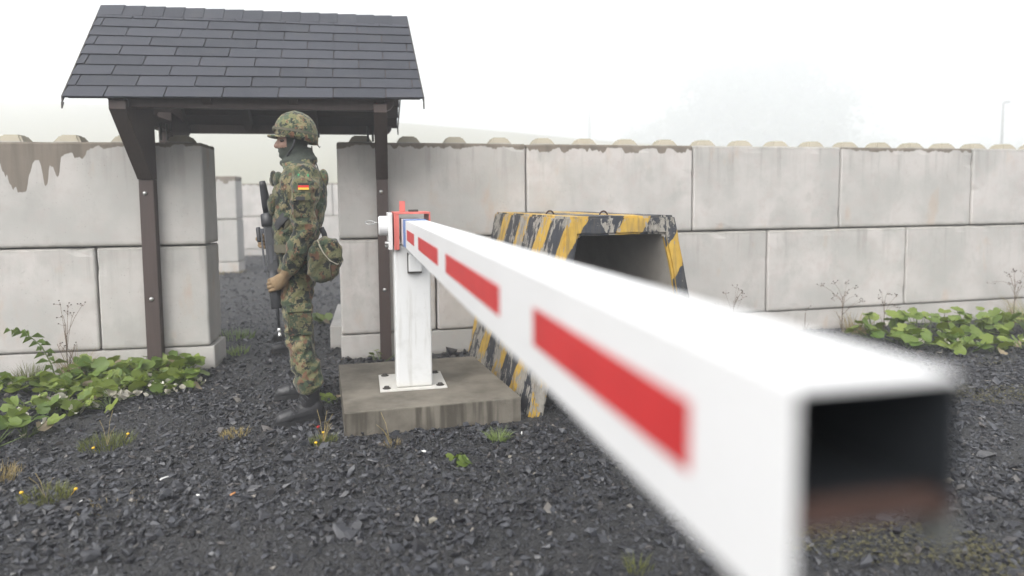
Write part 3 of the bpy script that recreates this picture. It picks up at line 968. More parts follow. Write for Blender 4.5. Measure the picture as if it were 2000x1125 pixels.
m = MB(); bbox(m, BO, WALL, BWID - WALL, .001, .02, ZW + .0005, ZW + .002, 0); obj('rust_strip', m, RUST, boom, off=bar.location)
zs0, zs1 = BZ1 - .31 * .15, BZ1 - .685 * .15
Zend = .40 * 848
def bpos(px): return Zend / (px - 700) - .40
for (pa, pb) in ((790.5, 804), (812, 849), (864, 967), (1033, 1342)):
    t0, t1 = bpos(pb), bpos(pa)
    for side in (0, 1):
        m = MB()
        if side == 0: bbox(m, BO, -.0014, -.0002, t0, t1, zs1, zs0)
        else: bbox(m, BO, BWID + .0002, BWID + .0014, t0, t1, zs1, zs0)
        obj('red_stripe', m, RED, bar, world=True)
m = MB()
bbox(m, BO, -.002, -.0003, bpos(788.0), bpos(783.9), BZ0 - .001, BZ1 + .001)
bbox(m, BO, -.002, BWID + .002, bpos(788.0), bpos(783.9), BZ1 + .0012, BZ1 + .003)
obj('blue_band', m, BLUE, bar, world=True)

# ------------------------------------------------------------------ soldiers
FWD = Vector((-.943, -.332, 0)).normalized()
YAW = math.atan2(FWD.y, FWD.x)

def super_ring(cx, rx_, ry_, z, n=28, p=2.5):
    pts = []
    for j in range(n):
        a = 2 * math.pi * j / n
        c, s = math.cos(a), math.sin(a)
        pts.append(Vector((cx + rx_ * math.copysign(abs(c) ** (2 / p), c), ry_ * math.copysign(abs(s) ** (2 / p), s), z)))
    return pts

def displace(me, fn):
    n = len(me.vertices)
    co = np.empty(n * 3); me.vertices.foreach_get('co', co)
    no = np.empty(n * 3); me.vertex_normals.foreach_get('vector', no)
    co = co.reshape(-1, 3); no = no.reshape(-1, 3)
    d = np.array([fn(Vector(p)) for p in co])
    me.vertices.foreach_set('co', (co + no * d[:, None]).ravel())
    me.update()

def cloth(me):
    """folds: push the vertices along their normals"""
    def fn(p):
        if p.z > 1.57: return 0.0
        a = mnoise.noise(Vector((p.x * 11, p.y * 11, p.z * 20))) * .0100
        b = (0.5 - abs(mnoise.noise(Vector((p.x * 9 + 4, p.y * 9, p.z * 13 + p.x * 8))))) * .024
        g = 1.0
        if p.z < .30: g = 1.7
        elif .42 < p.z < .58: g = 1.35
        elif 1.02 < p.z < 1.2 and abs(p.y) > .19: g = 1.5
        return (a + b - .004) * g
    displace(me, fn)

def body_mesh():
    m = MB()
    tr = [(.79, .046, .098, .160), (.81, .048, .112, .178), (.90, .050, .118, .182), (1.0, .048, .116, .176), (1.06, .048, .118, .172), (1.12, .04, .132, .178),
          (1.2, .028, .146, .186), (1.3, .016, .152, .196), (1.38, .012, .150, .202), (1.45, .004, .134, .200), (1.50, 0, .108, .165), (1.54, .005, .088, .115), (1.575, .012, .078, .085)]
    m.rings([super_ring(c, a, b, z) for z, c, a, b in tr])
    for s in (1, -1):
        fx = 0 if s == 1 else .0
        m.tube([(.045, .085 * s, .90), (.046, .105 * s, .80), (.050, .135 * s, .70), (.046, .17 * s, .58), (.040, .195 * s, .49), (.026, .22 * s, .42), (.014, .242 * s, .34), (.002, .258 * s, .26), (-.002, .264 * s, .215), (-.003, .267 * s, .19)],
               [(.105, .092), (.098, .092), (.086, .086), (.079, .080), (.079, .077), (.078, .078), (.079, .078), (.077, .074), (.072, .07), (.058, .056)], 20, side=(1, 0, 0))
    # near (left) arm hanging to the handguard, far arm bent to the grip
    m.tube([(-.012, .13, 1.47), (-.02, .19, 1.462), (-.018, .232, 1.41), (-.006, .26, 1.32), (.002, .276, 1.22), (.006, .28, 1.13), (.03, .268, 1.05), (.062, .25, .98), (.085, .235, .93), (.096, .226, .905)],
           [.07, .080, .080, .076, .070, .066, .064, .058, .050, .042], 18, side=(0, 1, 0))
    m.tube([(-.012, -.13, 1.47), (-.02, -.19, 1.462), (-.01, -.232, 1.41), (.01, -.265, 1.32), (.02, -.285, 1.22), (.04, -.28, 1.13), (.09, -.24, 1.085), (.15, -.18, 1.075), (.195, -.125, 1.075), (.205, -.11, 1.075)],
           [.07, .080, .080, .076, .070, .066, .062, .054, .046, .042], 18, side=(0, 0, 1))
    # neck, head
    m.tube([(.008, 0, 1.50), (.015, 0, 1.57), (.032, 0, 1.66)], [.066, .062, .06], 16)
    m.ellip((.030, 0, 1.735), (.100, .077, .115))
    m.ellip((.068, 0, 1.668), (.062, .058, .075))
    m.ellip((.076, 0, 1.625), (.046, .046, .042))
    m.ellip((.108, 0, 1.705), (.022, .052, .016))
    m.ellip((.088, .030, 1.662), (.034, .026, .026)); m.ellip((.088, -.030, 1.662), (.034, .026, .026))
    m.tube([(.118, 0, 1.70), (.130, 0, 1.678), (.142, 0, 1.657), (.134, 0, 1.646)], [.009, .0125, .0145, .010], 10)
    m.ellip((.112, 0, 1.628), (.018, .024, .012)); m.ellip((.106, 0, 1.600), (.020, .024, .018))
    # scarf folds round the neck
    for zc, r_, k in ((1.592, .060, .024), (1.566, .074, .026), (1.622, .054, .020)):
        m.tube([(.006 + (r_ + .012) * math.cos(t), r_ * .92 * math.sin(t), zc + .012 * math.cos(t) * (-1)) for t in np.linspace(0, 2 * math.pi, 21)], k, 10)
    me = remeshed(m, .0068, 4)
    cloth(me)
    for mt in (CAMO, MASK, SKIN): me.materials.append(mt)
    mi = []
    for p in me.polygons:
        c = p.center
        k = 0
        if c.z > 1.548 and abs(c.y) < .12 and (c.z > 1.575 or c.x > -.02):
            k = 1
            if c.z > 1.637 + .12 * max(0, .10 - c.x) and c.x > .078 and 1.646 < c.z < 1.735: k = 2
        mi.append(k)
    me.polygons.foreach_set('material_index', mi)
    me.polygons.foreach_set('use_smooth', [True] * len(me.polygons))
    me.update()
    return me

def glove_mesh(far=False):
    m = MB()
    if not far:
        m.tube([(.080, .236, .945), (.094, .228, .912), (.112, .216, .882), (.136, .205, .856), (.160, .192, .836), (.178, .182, .822)],
               [(.046, .044), (.044, .040), (.036, .030), (.030, .042), (.027, .045), (.022, .042)], 14, side=(.5, .8, 0))
        for k in range(4):
            z = .868 - .0215 * k
            x0 = .176 + .004 * math.sin(k); ln = (1.0, 1.06, 1.0, .86)[k]
            m.tube([(x0 - .01, .186, z - .004), (x0 + .018, .170, z - .012), (x0 + .030 * ln, .142, z - .020), (x0 + .022, .112, z - .026), (x0 - .004, .098, z - .03)], [.0125, .0120, .0112, .0105, .009], 10)
        m.tube([(.118, .205, .868), (.112, .196, .832), (.112, .178, .795), (.118, .162, .762), (.122, .152, .735)], [.018, .0165, .0145, .013, .010], 10)
    else:
        m.tube([(.165, -.160, 1.078), (.195, -.125, 1.075), (.215, -.100, 1.080), (.232, -.075, 1.085), (.246, -.052, 1.088)], [(.046, .044), (.043, .040), (.034, .030), (.030, .042), (.024, .040)], 14, side=(0, 0, 1))
        for k in range(4):
            z = 1.122 - .022 * k
            m.tube([(.240, -.062, z), (.256, -.030, z - .006), (.248, .004, z - .012), (.222, .022, z - .016), (.196, .016, z - .018)], [.0125, .012, .011, .0105, .009], 10)
        m.tube([(.205, -.10, 1.105), (.190, -.07, 1.125), (.182, -.035, 1.13), (.186, -.005, 1.125)], [.017, .015, .013, .010], 10)
    me = remeshed(m, .0036, 3)
    me.materials.append(GLOVE)
    me.polygons.foreach_set('use_smooth', [True] * len(me.polygons))
    return me

def boot_meshes(s):
    """boot opening at the trouser hem, toe forward; s = +1 near, -1 far"""
    y = .268 * s
    toe_out = .03 * s
    secs = []
    prof = [(-.078, .028, .052, .030), (-.070, .045, .070, .036), (-.045, .060, .085, .040), (-.010, .058, .080, .041), (.03, .052, .070, .041), (.07, .046, .058, .045), (.11, .046, .056, .051), (.15, .042, .050, .050), (.175, .038, .046, .045), (.196, .030, .034, .030)]
    up = MB()
    rings = []
    for (x, zc, hz, w) in prof:
        k = (x + .078) / .27
        rings.append([Vector((x, y + toe_out * k + w * math.cos(a), max(.018, zc + hz * math.sin(a)))) for a in np.linspace(0, 2 * math.pi, 17)[:-1]])
    up.rings(rings)
    up.tube([(.02, y, .07), (.006, y, .12), (-.002, y, .17), (-.004, y, .235)], [(.072, .044), (.062, .044), (.058, .046), (.056, .048)], 18, side=(1, 0, 0))
    up.ellip((-.045, y, .06), (.042, .040, .055))
    up.ellip((.13, y + toe_out * .8, .045), (.058, .046, .035))
    me = remeshed(up, .006, 3)
    me.materials.append(BOOT)
    me.polygons.foreach_set('use_smooth', [True] * len(me.polygons))
    so = MB()
    out = []
    for (x, w) in ((-.086, .022), (-.078, .036), (-.05, .043), (0, .041), (.04, .040), (.09, .047), (.13, .051), (.165, .048), (.19, .036), (.204, .018)):
        out.append((x, w))
    poly = [(x, y + toe_out * (x + .078) / .27 + w) for x, w in out] + [(x, y + toe_out * (x + .078) / .27 - w) for x, w in reversed(out)]
    so.prism(poly, 'z', .002, .030)
    for x in np.linspace(-.07, .17, 9):
        w = .045
        so.box(x, x + .014, y + toe_out * (x + .078) / .27 - w, y + toe_out * (x + .078) / .27 + w, -.006, .0015)
    lc = MB()
    for i in range(6):
        t = i / 5
        x = .105 - .085 * t; z = .088 + .085 * t
        yc = y + toe_out * (x + .078) / .27
        lc.tube([(x - .01, yc + .046, z - .016), (x + .008, yc + .026, z + .004), (x + .012, yc, z + .008), (x + .008, yc - .026, z + .004), (x - .01, yc - .046, z - .016)], .0032, 6)
        for q in (1, -1): lc.ellip((x - .010, yc + .047 * q, z - .017), (.005, .004, .005), 6, 4)
    return me, so.mesh('sole', [SOLE]), lc.mesh('lacing', [LACE], True)

BODY, GLV_N, GLV_F = body_mesh(), glove_mesh(), glove_mesh(True)
BOOTS = {s: boot_meshes(s) for s in (1, -1)}

def helmet_parts(root):
    m = MB()
    rings = []
    for (z, xf, xb, w) in ((1.668, .0, -.098, .118), (1.69, .118, -.110, .124), (1.72, .138, -.112, .126), (1.75, .147, -.110, .126), (1.79, .142, -.098, .120), (1.822, .126, -.080, .106), (1.848, .102, -.054, .083), (1.864, .076, -.022, .052), (1.873, .042, .012, .014)):
        if z < 1.67: continue
        ring = []
        for j in range(32):
            a = 2 * math.pi * j / 32
            c, s = math.cos(a), math.sin(a)
            cx = (xf + xb) / 2; hx = (xf - xb) / 2
            zz = z
            if z < 1.73:      # rim: high in front, low at nape and over the ears
                zz = z + (1.73 - z) * (0.62 * (0.5 + 0.5 * c) ** 1.3) - .022 * (0.5 - 0.5 * c) * (1.73 - z) / .04
            ring.append(Vector((cx + hx * c, w * s, zz)))
        rings.append(ring)
    inner = [[Vector((p.x * .94, p.y * .94, p.z + .004)) for p in rings[0]]]
    m.rings([[Vector((p.x * .88 + .002, p.y * .88, p.z + .05)) for p in rings[0]], inner[0], rings[0]] + rings[1:])
    # visor lip
    vis = []
    for t in np.linspace(-1, 1, 13):
        a = t * .95
        vis.append((.012 + .128 * math.cos(a), .126 * math.sin(a), 1.716 - .012 * abs(t)))
    tipp = [(p[0] + .048 * (1 - (abs(t) ** 2.2)), p[1] * 1.02, p[2] + .012 - .002) for p, t in zip(vis, np.linspace(-1, 1, 13))]
    vs = [(p[0], p[1], p[2] + .012) for p in vis] + tipp + [(p[0], p[1], p[2]) for p in vis] + [(p[0], p[1], p[2] - .010) for p in tipp]
    n = 13
    fs = []
    for i in range(n - 1):
        fs += [(i, i + 1, n + i + 1, n + i), (2 * n + i, 3 * n + i, 3 * n + i + 1, 2 * n + i + 1), (n + i, n + i + 1, 3 * n + i + 1, 3 * n + i)]
    m.add(vs, fs)
    me = m.mesh('helmet', [CAMO_PALE], True)
    displace(me, lambda p: .004 * mnoise.noise(p * 24) + .003 * mnoise.noise(p * 55))
    h = link('helmet', me, root)
    # elastic band round the cover, tab and goggle pouch at the front
    b = MB()
    for (z0, z1) in ((1.748, 1.764),):
        pts0, pts1 = [], []
        for j in range(33):
            a = 2 * math.pi * j / 32
            c, s = math.cos(a), math.sin(a)
            tlt = .020 * c
            pts0.append(Vector((.019 + .1335 * c, .1305 * s, z0 - .012 + tlt))); pts1.append(Vector((.020 + .1300 * c, .1275 * s, z1 - .012 + tlt)))
        vs = pts0 + pts1
        b.add(vs, [(i, i + 1, 33 + i + 1, 33 + i) for i in range(32)])
    ob = obj('helmet_band', b, OLIVE, root, True)
    t = MB(); t.ellip((.142, 0, 1.762), (.016, .05, .020)); t.ellip((.128, 0, 1.795), (.010, .022, .032), rot=Matrix.Rotation(-.35, 3, 'Y'))
    obj('helmet_clip', t, OLIVE, root, True)
    t = MB(); t.box(-.121, -.110, -.02, .02, 1.715, 1.748); obj('helmet_buckle', t, DARKWEB, root, bevel=.003)
    t = MB()
    for s in (1, -1):
        t.tube([(.03, .108 * s, 1.69), (.045, .085 * s, 1.645), (.075, .052 * s, 1.60), (.09, .0, 1.588)], .007, 6)
    obj('chin_strap', t, DARKWEB, root, True)

def patch(root, name, mat, c, w, h, n, thick=.004, parent=None):
    """little sewn piece facing direction n (local), w along x-ish, h along z"""
    n = Vector(n).normalized(); zz = Vector((0, 0, 1)); u = zz.cross(n).normalized(); v = n.cross(u)
    c = Vector(c); mb_ = MB(); P = []
    for d in (0, thick):
        for (a, b) in ((-w, -h), (w, -h), (w, h), (-w, h)): P.append(c + u * a / 2 + v * b / 2 + n * d)
    mb_.hexa(P)
    return obj(name, mb_, mat, parent or root, bevel=min(.0015, thick * .3), seg=1)

def build_person(loc, yaw, label, lite=False):
    r = empty('person', loc, yaw)
    tag(r, label, 'soldier')
    link('body', BODY, r)
    link('glove', GLV_N, r); link('glove', GLV_F, r)
    for s in (1, -1):
        b = link('boot', BOOTS[s][0], r); link('sole', BOOTS[s][1], b); link('lacing', BOOTS[s][2], b)
    for s in (1, -1):
        m = MB(); m.ellip((.101, .036 * s, 1.688), (.015, .019, .011), 10, 7); obj('shaded_eye', m, EYE_SHADE, r, True)  # enlarged dark eyes, shade under the brow put into their colour
    helmet_parts(r)
    # stand collar
    m = MB(); A, B_ = [], []
    for t in np.linspace(R(28), R(332), 25):
        A.append(Vector((.012 + .098 * math.cos(t), .098 * math.sin(t), 1.512 + .012 * (1 - math.cos(t)))))
        B_.append(Vector((.016 + .106 * math.cos(t), .100 * math.sin(t), 1.548 + .020 * (1 - math.cos(t)))))
    A2 = [Vector((p.x * .9, p.y * .9, p.z)) for p in A]; B2 = [Vector((p.x * .91, p.y * .91, p.z)) for p in B_]
    n = 25; vs = A + B_ + A2 + B2; fs = []
    for i in range(n - 1):
        fs += [(i, i + 1, n + i + 1, n + i), (2 * n + i, 3 * n + i, 3 * n + i + 1, 2 * n + i + 1), (n + i, n + i + 1, 3 * n + i + 1, 3 * n + i)]
    fs += [(0, n, 3 * n, 2 * n), (n - 1, 3 * n - 1, 4 * n - 1, 2 * n - 1)]
    m.add(vs, fs); obj('collar', m, CAMO_PALE, r, True)
    # load vest: front and back panels over the jacket
    m = MB(); secs = []
    for (z, c, a, b) in ((1.07, .046, .128, .165), (1.10, .043, .142, .172), (1.2, .028, .157, .178), (1.3, .014, .164, .182), (1.38, .008, .162, .172), (1.44, .002, .148, .148), (1.475, .0, .128, .125)):
        secs.append(super_ring(c, a, b, z, 32, 2.8))
    m.rings(secs)
    me = remeshed(m, .009, 2)
    displace(me, lambda p: .006 * mnoise.noise(p * 16) + .004 * mnoise.noise(p * 38))
    me.materials.append(CAMO); me.polygons.foreach_set('use_smooth', [True] * len(me.polygons))
    link('vest', me, r)
    for (c, sx, sy, sz) in (((.132, .05, 1.45), .03, .06, .05), ((.170, .075, 1.30), .03, .06, .07), ((.168, -.075, 1.30), .03, .06, .07), ((.160, -.05, 1.46), .025, .05, .05)):
        m = MB(); m.ellip(c, (sx, sy, sz), 12, 8)
        me = m.mesh('pouch', [CAMO_DARK], True)
        displace(me, lambda p: .008 * mnoise.noise(p * 30))
        if not lite: link('pouch', me, r)
    # belt, braces and sling
    m = MB()
    lo = super_ring(.048, .134, .188, 1.012, 36); hi = super_ring(.048, .134, .186, 1.062, 36)
    m.rings([lo, hi], cap=False); obj('belt', m, OLIVE, r, True)
    m = MB(); m.box(.175, .19, -.03, .03, 1.01, 1.065); obj('belt_buckle', m, DARKWEB, r, bevel=.003)
    m = MB()
    pts = [(.10, .175, 1.235), (.14, .155, 1.19), (.17, .10, 1.14), (.185, .05, 1.10)]
    m.tube(pts, [(.028, .005)] * 4, 8, side=(0, 0, 1)); obj('sling_strap', m, DARKWEB, r, True)
    m = MB(); m.tube([(.11, .155, 1.10), (.085, .175, 1.2), (.07, .178, 1.3), (.05, .17, 1.4), (.0, .15, 1.49)], [(.016, .004)] * 5, 8, side=(1, 0, 0)); obj('brace_strap', m, OLIVE, r, True)
    if lite: return r
    # sleeve pocket, flag, shoulder loop, name strip
    patch(r, 'shoulder_loop', TABG, (-.004, .262, 1.468), .062, .022, (0, .8, .5), .006)
    fl = patch(r, 'flag_patch', FRED, (.0, .336, 1.404), .060, .0125, (0, 1, .10), .004)
    patch(r, 'flag_stripe', FBLK, (.0, .3345, 1.417), .060, .0125, (0, 1, .10), .004, parent=fl)
    patch(r, 'flag_stripe', FGLD, (.0, .3375, 1.391), .060, .0125, (0, 1, .10), .004, parent=fl)
    patch(r, 'sleeve_pocket', CAMO_DARK, (.012, .336, 1.30), .095, .15, (0, 1, .05), .012)
    patch(r, 'pocket_flap', CAMO, (.012, .350, 1.345), .098, .045, (0, 1, .05), .006)
    patch(r, 'name_strip', DARKWEB, (.02, .355, 1.335), .05, .022, (0, 1, .05), .005)
    patch(r, 'thigh_pocket', CAMO_DARK, (.042, .236, .605), .135, .17, (.0, 1, .30), .016)
    patch(r, 'pocket_flap', CAMO, (.042, .232, .685), .140, .05, (.0, 1, .30), .010)
    # radio on the back with a thin aerial
    m = MB(); m.ellip((-.135, .02, 1.46), (.032, .07, .06)); obj('shoulder_pack', m, CAMO_PALE, r, True)
    m = MB(); m.tube([(-.115, .03, 1.48), (-.098, .03, 1.54), (-.075, .03, 1.60), (-.070, .03, 1.66)], .0035, 6); m.tube([(-.106, 0, 1.68), (-.112, 0, 1.66), (-.120, 0, 1.652), (-.122, 0, 1.662)], .003, 6)
    obj('aerial', m, LACE, r, True)
    return r

SO = Vector((-1.31, 4.267, 0))
person = build_person(SO, YAW, 'soldier in spotted camouflage and helmet standing at the gap holding a rifle muzzle down')
p2 = build_person(Vector((-2.005, 6.15, 0)), math.atan2(-.30, -.95), 'second soldier standing hidden behind the first, only a black boot showing on the gravel', True)
p2.scale = (.95, .95, .95)
p2.rotation_euler = (0, -R(4.5), p2.rotation_euler.z)

# rifle, muzzle down
rif = empty('rifle', SO + Matrix.Rotation(YAW, 3, 'Z') @ Vector((.155, .17, .51)), YAW)
tag(rif, 'black assault rifle with silver muzzle adapter held muzzle down by the soldier', 'rifle')
ra = Vector((0, 0, 0)); rb_ = Vector((.0455, -.125, .69))          # muzzle -> receiver end, local to the rifle
axd = rb_.normalized()
fwdv = Vector((1, 0, 0)); fwdv = (fwdv - axd * fwdv.dot(axd)).normalized(); sdv = axd.cross(fwdv)
def RP(t, f=0, s=0): return ra + axd * t + fwdv * f + sdv * s
def rbox(mb_, t0, t1, f0, f1, s0, s1):
    mb_.hexa([RP(t0, f0, s0), RP(t0, f1, s0), RP(t0, f1, s1), RP(t0, f0, s1), RP(t1, f0, s0), RP(t1, f1, s0), RP(t1, f1, s1), RP(t1, f0, s1)])
m = MB(); m.tube([RP(t) for t in (0, .012, .013, .03, .031, .05)], [.0105, .0105, .0085, .0085, .0105, .0105], 12); obj('muzzle_adapter', m, SILVER, rif, True)
m = MB(); m.tube([RP(.05), RP(.12), RP(.121), RP(.20)], [.0085, .0085, .0105, .0105], 12); obj('barrel', m, GUNG, rif, True)
m = MB(); m.tube([RP(.17), RP(.175), RP(.30), RP(.40)], [(.030, .024), (.034, .027), (.036, .028), (.032, .026)], 12, side=fwdv); obj('handguard', m, GUN, rif, True)
m = MB(); rbox(m, .39, .70, -.034, .030, -.020, .020); obj('receiver', m, GUN, rif, bevel=.006)
m = MB(); rbox(m, .40, .66, .040, .052, -.010, .010); rbox(m, .40, .43, .0295, .041, -.009, .009); rbox(m, .63, .66, .0295, .041, -.009, .009); obj('carry_handle', m, GUNG, rif, bevel=.003)
m = MB(); m.tube([RP(.58, .060), RP(.59, .060), RP(.66, .060), RP(.67, .060)], [.011, .014, .014, .011], 14); obj('sight', m, GUN, rif, True)
m = MB(); rbox(m, .30, .47, -.105, -.036, -.013, .013); obj('magazine', m, simple('green_magazine', (.035, .05, .035), .5), rif, bevel=.005)
m = MB(); rbox(m, .56, .60, -.105, -.035, -.014, .014); obj('pistol_grip', m, GUN, rif, bevel=.006)
m = MB(); rbox(m, .47, .50, .0305, .034, -.012, .012); rbox(m, .44, .55, -.006, .012, .0205, .024); rbox(m, .46, .485, -.022, -.010, .0205, .027); obj('ejection_port', m, GUNG, rif, bevel=.001)
m = MB(); m.tube([RP(.67), RP(.675), RP(.745), RP(.75)], [.034, .040, .040, .030], 16); obj('stock_hinge', m, GUN, rif, True)
m = MB()
e = RP(.75)
pth = [e, e + Vector((.004, .02, .05)), e + Vector((.010, .03, .11)), e + Vector((.018, .04, .17)), e + Vector((.022, .045, .195))]
m.tube(pth, [(.022, .016), (.025, .017), (.024, .016), (.020, .015), (.017, .013)], 12, side=fwdv); obj('stock', m, GUN, rif, True)
m = MB(); m.tube([RP(.17, -.03), RP(.3, -.075, .02), RP(.5, -.07, .03), RP(.68, -.03)], [(.012, .003)] * 4, 6); obj('sling', m, DARKWEB, rif, True)

# hip bag on the belt
hb = empty('hip_bag', SO + Matrix.Rotation(YAW, 3, 'Z') @ Vector((-.10, .27, .86)), YAW)
tag(hb, 'round camouflage hip bag hanging from the soldier belt behind his arm', 'bag')
out = [(.085, .10), (.095, .03), (.060, -.012), (.005, -.022), (-.045, -.012), (-.085, .03), (-.108, .10), (-.105, .17), (-.075, .225), (-.02, .245), (.05, .225), (.085, .18)]
m = MB(); rr = []
for (s, k) in ((-.075, .80), (-.066, .93), (-.03, 1.0), (.03, 1.0), (.066, .95), (.082, .82), (.086, .6)):
    rr.append([Vector((-.01 + (x + .01) * k, s, .112 + (z - .112) * k)) for x, z in out])
m.rings(rr)
me = remeshed(m, .006, 5)
displace(me, lambda p: .011 * mnoise.noise(p * 15) + .006 * mnoise.noise(p * 34))
me.materials.append(CAMO_DARK); me.polygons.foreach_set('use_smooth', [True] * len(me.polygons))
link('bag_body', me, hb)
fl_ = [(.030, .233), (-.02, .252), (-.08, .232), (-.112, .172), (-.112, .105), (-.075, .088), (-.035, .112), (.0, .155), (.022, .20)]
m = MB(); rr = []
for (s, k) in ((-.07, .86), (.04, 1.0), (.074, .97), (.092, .86), (.096, .6)):
    rr.append([Vector((-.045 + (x + .045) * k, s, .165 + (z - .165) * k)) for x, z in fl_])
m.rings(rr)
me = remeshed(m, .006, 4)
displace(me, lambda p: .009 * mnoise.noise(p * 18 + Vector((3, 0, 0))) + .004 * mnoise.noise(p * 40))
me.materials.append(CAMO); me.polygons.foreach_set('use_smooth', [True] * len(me.polygons))
fp = link('bag_flap', me, hb)
m = MB()
edge = [fl_[i] for i in (0, 8, 7, 6, 5, 4)]
m.tube([(x, .088 - .03 * (i in (0, 5)), z) for i, (x, z) in enumerate(edge)], .0045, 6)
obj('piping', m, PIPING, fp, True)
m = MB(); m.tube([(-.045, .06, .112), (-.03, .098, .08), (-.04, .092, .02), (-.04, .06, -.012)], [(.010, .003)] * 4, 6); obj('bag_strap', m, OLIVE, hb, True)
m = MB(); m.tube([(-.02, -.03, .23), (-.015, -.05, .265), (.0, -.065, .30)], [(.016, .004)] * 3, 6, side=(1, 0, 0)); m.tube([(.05, -.03, .20), (.055, -.05, .25), (.06, -.06, .29)], [(.016, .004)] * 3, 6, side=(1, 0, 0)); obj('belt_loop', m, DARKWEB, hb, True)

# ------------------------------------------------------------------ plants
def leaf_mesh(seed, lobes=9, segs=18, cup=.18):
    rr = random.Random(seed); m = MB()
    vs = [(0, 0, 0)]; 
    for ring, k in ((0, .5), (1, 1.0)):
        for j in range(segs):
            a = 2 * math.pi * j / segs
            rad = 1.0 - .62 * math.exp(-((min(a, 2 * math.pi - a)) / .30) ** 2)
            rad *= 1 + (.055 * math.sin(lobes * a + seed) if ring else 0) + rr.uniform(-.03, .03)
            z = cup * (k * rad) ** 2 * (.6 + .4 * math.cos(2 * a + seed)) + .05 * math.cos(lobes * a + seed) * k + rr.uniform(-.02, .02)
            vs.append((-k * rad * math.cos(a), k * rad * math.sin(a), z))
    fs = [(0, 1 + j, 1 + (j + 1) % segs) for j in range(segs)]
    fs += [(1 + j, 1 + segs + j, 1 + segs + (j + 1) % segs, 1 + (j + 1) % segs) for j in range(segs)]
    m.add(vs, fs)
    return m
LEAFM = [leaf_mesh(k, 7 + k % 3, 16, .10 + .07 * k).mesh('leaf', [LEAF], True) for k in range(4)]
DEADM = [leaf_mesh(10 + k, 5, 14, .75).mesh('leaf', [DEADLEAF], True) for k in range(3)]
BRNM = [leaf_mesh(20 + k, 6, 14, .55).mesh('leaf', [BROWNLEAF], True) for k in range(2)]

def broad_plant(x, y, n, rad, hmax, label, group, dead=0.0, size=(.034, .066)):
    root = empty('broad_leaved_plant', (x, y, 0))
    tag(root, label, 'plant', group)
    st = MB()
    for i in range(n):
        a = random.uniform(0, 2 * math.pi); d = rad * math.sqrt(random.uniform(0.02, 1))
        isd = random.random() < dead
        h = random.uniform(.25, 1) * hmax * (1 - .45 * d / rad)
        s = random.uniform(*size)
        me = random.choice(LEAFM)
        if isd: me = random.choice(DEADM); h *= .55; s *= random.uniform(.35, .6)
        elif random.random() < .05: me = random.choice(BRNM); h *= .6; s *= .8
        lf = link('leaf', me, root)
        px_, py_ = d * math.cos(a), d * math.sin(a)
        lf.location = (px_, py_, h + .015)
        lf.scale = (s, s * random.uniform(.85, 1.1), s)
        e1 = random.uniform(-.5, .5); e2 = random.uniform(-.5, .5)
        lf.rotation_euler = (e1 + .42, e2 + .20 * math.cos(a), random.uniform(0, 2 * math.pi)) if not isd else (random.uniform(-1.2, 1.2), random.uniform(-1, 1), random.uniform(0, 6.3))
        if isd: lf['label'] = 'withered whitish leaf'
        st.tube([(px_ * .15, py_ * .15, -.01), (px_ * .6, py_ * .6, h * .6), (px_, py_, h + .012)], [.004, .003, .0025], 5)
    obj('stalks', st, STALK, root, True)['kind'] = 'stuff'
    return root

GL = 'broad-leaved plants at the foot of the left wall'
LL = 'green broad-leaved plant in the leafy patch at the foot of the left wall'
LD = 'broad-leaved plant with curled whitish dead leaves in the patch near the left wall'
left_spots = [(-2.56, 5.18), (-2.78, 5.12), (-3.0, 5.05), (-3.2, 4.95), (-2.48, 5.02), (-2.7, 4.95), (-2.92, 4.87), (-3.12, 4.78), (-3.35, 4.72), (-3.55, 4.70),
              (-2.42, 4.86), (-2.62, 4.76), (-2.86, 4.68), (-3.06, 4.6)]
for i, (x, y) in enumerate(left_spots):
    row, k = ('back row touching the left wall', i) if i < 4 else (('middle row along the left wall', i - 4) if i < 10 else ('inner row behind the dead leaves', i - 10))
    broad_plant(x + random.uniform(-.04, .04), y, 17, .15, .19 if y > 4.9 else .14, 'green broad-leaved plant, %s from the wall corner in the %s' % (ORD[k], row), GL, 0.03)
for k, (x, y) in enumerate(((-2.35, 4.74), (-2.45, 4.62), (-2.62, 4.35), (-2.68, 4.52), (-2.82, 4.22), (-2.88, 4.42), (-3.05, 4.36))):
    broad_plant(x, y, 19, .17, .11, 'plant with curled whitish dead leaves, %s from the wall corner along the gravel edge' % ORD[k], GL, 0.6)
for k, (x, y) in enumerate(((-3.02, 3.75), (-2.95, 3.98), (-2.9, 4.15), (-2.85, 3.62), (-2.78, 3.80))):
    broad_plant(x, y, 9, .16, .15, 'green broad-leaved plant, %s from the left picture edge in the front clump' % ORD[k], GL + ' front edge', 0.04)
GR = 'broad-leaved plants at the foot of the right wall'
LR = 'green broad-leaved plant in the leafy patch at the foot of the right wall'
right_spots = [(3.35, 6.25), (3.6, 6.35), (3.85, 6.42), (4.15, 6.5), (4.45, 6.6), (4.75, 6.7), (3.5, 6.05), (3.78, 6.12), (4.05, 6.2), (4.35, 6.28), (4.62, 6.38), (3.45, 5.85), (3.72, 5.86), (4.0, 5.9), (3.75, 5.62), (4.05, 5.66), (4.35, 5.8), (4.45, 5.5)]
for i, (x, y) in enumerate(right_spots):
    row, k = ('back row touching the right wall', i) if i < 6 else (('middle row along the right wall', i - 6) if i < 11 else ('front row before the right wall', i - 11))
    broad_plant(x, y, 11, .21, .26 if y > 6.1 else .15, 'green broad-leaved plant, %s from the boom side in the %s' % (ORD[k], row), GR, 0.06 if y > 5.9 else .12, (.04, .072))
